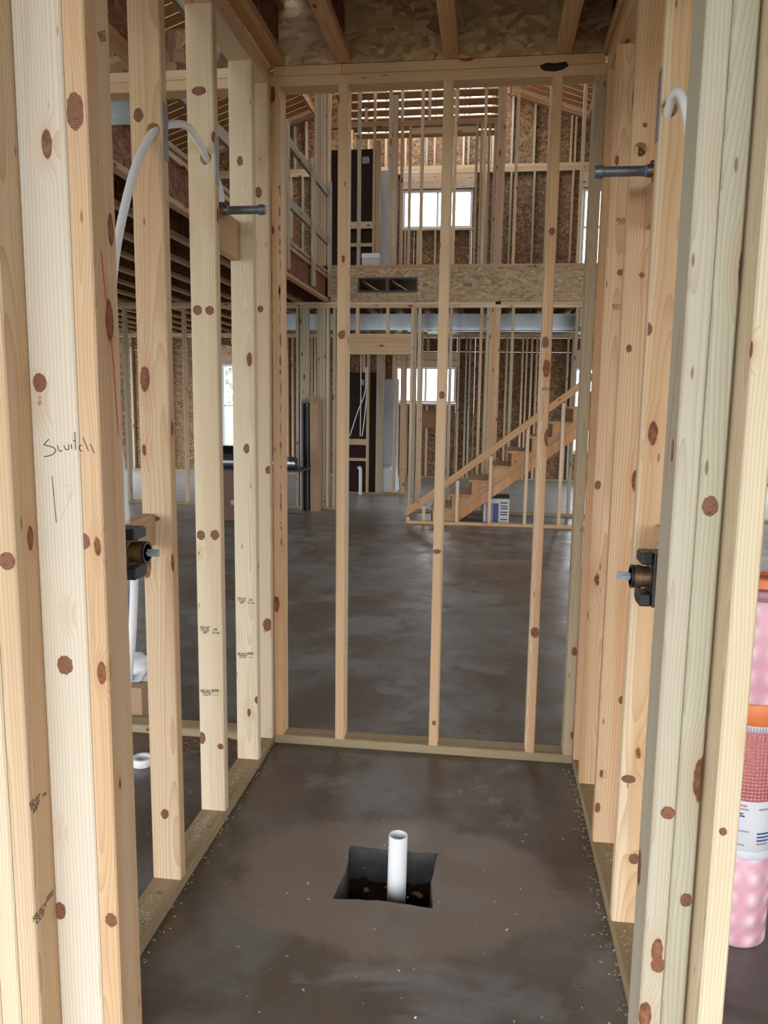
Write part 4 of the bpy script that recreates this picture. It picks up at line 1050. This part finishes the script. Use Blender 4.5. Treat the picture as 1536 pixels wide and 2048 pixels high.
# ---- printed box under the stair
pb = tag(empty('printed_box', (.12, 9.75, 0)), 'white and blue printed box under the stair behind the guard wall', 'box')
boxo('box_body', -.02, .295, 9.62, 9.95, .001, .315, M_PAPER, pb, .004); boxo('box_side', -.0225, -.0205, 9.622, 9.948, .004, .31, M_NAVY, pb)
boxo('black_wrap', -.03, .30, 9.61, 9.96, .3155, .335, M_BLACK, pb, .006)
boxo('blue_panel', .10, .165, 9.6175, 9.619, .02, .255, M_NAVY, pb); boxo('lilac_panel', .01, .099, 9.6175, 9.619, .02, .255, M_LILAC, pb)
for z in (.255, .215, .185, .14, .11, .05): boxo('print_line', .19, .275, 9.617, 9.619, z, z+.014, M_STAMP, pb)

# ---- loose wire by the tall carton
tag(tube('wire_offcut', [(-2.62, 10.0, .006), (-2.55, 9.9, .006), (-2.45, 9.88, .006), (-2.40, 9.95, .006), (-2.44, 10.03, .04)], .005, M_BLACK, seg=6), 'bent black wire offcut on the floor before the tall carton', 'wire')

# ---- shavings and sawdust
def flakes(name, pts, label, smin, smax, mat=M_SHAV):
    v = []; f = []
    for x, y, z in pts:
        a = random.uniform(0, 6.28); l = random.uniform(smin, smax); w_ = l*random.uniform(.25, .6); c, s_ = math.cos(a), math.sin(a); h = random.uniform(.15, .5)*w_
        st = len(v)
        for u, t, hz in ((-l, -w_, 0), (0, -w_, h), (l, -w_, .2*h), (l, w_, .3*h), (0, w_, h*1.2), (-l, w_, 0)): v.append((x+(u*c-t*s_)/2, y+(u*s_+t*c)/2, z+hz+.0006))
        f += [(st, st+1, st+4, st+5), (st+1, st+2, st+3, st+4)]
    o = mesh(name, v, f, mat); tag(o, label, 'debris', kind='stuff'); return o
pts = []
for _ in range(90): pts.append((random.uniform(-.8, .36), random.uniform(1.5, 3.12), 0))
for _ in range(220): y = random.uniform(1.5, 3.1); pts.append((XR-abs(random.gauss(0, .018)), y, 0))
for _ in range(80): y = random.uniform(1.7, 3.1); pts.append((XL+abs(random.gauss(0, .02)), y, 0))
for _ in range(40): pts.append((random.uniform(-1.6, -.98), random.uniform(2.0, 2.7), 0))
flakes('wood_shavings', pts, 'small pale wood shavings scattered over the slab', .003, .011)
pts = [(random.gauss(-.925, .018), random.choice((random.gauss(1.90, .06), random.gauss(2.36, .06), random.gauss(2.42, .05), random.gauss(2.75, .05))), .038) for _ in range(900)]
pts += [(random.gauss(.44, .015), random.choice((random.gauss(1.98, .05), random.gauss(2.40, .05))), .038) for _ in range(300)]
pts = [p for p in pts if (-.968 < p[0] < -.884 or .396 < p[0] < .48) and not any(a-.002 < p[1] < a+.04 for a in (y1-S, y1, y1+S, y1+2*S, 2.0918, 2.498, 2.905))]
flakes('sawdust', pts, 'sawdust lying on the bottom plates between studs', .002, .006)
pts = [(random.gauss(-1.22, .14), random.gauss(3.05, .05), abs(random.gauss(0, .006))) for _ in range(900)]
flakes('sawdust', [p for p in pts if p[1] < 3.14 and p[0] < -.98], 'reddish heap of sawdust on the slab behind the left studs', .003, .009, plain('red_sawdust', (.42, .26, .18), .9, noise=.4, scale=80))
pts = [(random.uniform(-.40, -.14), random.uniform(2.14, 2.40), -.10) for _ in range(7)]
flakes('pit_chips', pts, 'wood chips lying on the soil in the floor cut-out', .014, .04, plain('damp_chips', (.30, .20, .11), .8))

# ---- trees outside the far left window
def tree(x, y, h, label, seed):
    rn = random.Random(seed)
    t = tag(empty('tree', (x, y, -.22)), label, 'tree', 'trees outside the far left window')
    lathe('trunk', [(.16, 0), (.13, h*.3), (.09, h*.65), (.03, h)], M_BARK, t, (x, y, -.22), seg=10)
    v = []; f = []
    for _ in range(1500):
        a = rn.uniform(0, 6.28); zz = rn.uniform(.25, 1.05)*h; rr = (1.15-zz/h)*h*.42*math.sqrt(rn.random())
        c = Vector((rr*math.cos(a), rr*math.sin(a), zz)); d = Vector((rn.gauss(0, 1), rn.gauss(0, 1), rn.gauss(0, 1))).normalized()*.12; e = d.orthogonal().normalized()*.08
        st = len(v); v += [c-d, c+e, c+d, c-e]; f.append((st, st+1, st+2, st+3))
    cr = mesh('crown', v, f, M_LEAF, t, (x, y, -.22)); cr['kind'] = 'stuff'
tree(-9.2, 24, 6.5, 'slim leafy tree outside the far left window, nearest the frame', 1)
tree(-13.5, 30, 8.5, 'tall leafy tree outside the far left window, farther back', 2)
tree(-8.4, 35, 7.5, 'bushy tree outside the far left window, farthest away', 4)
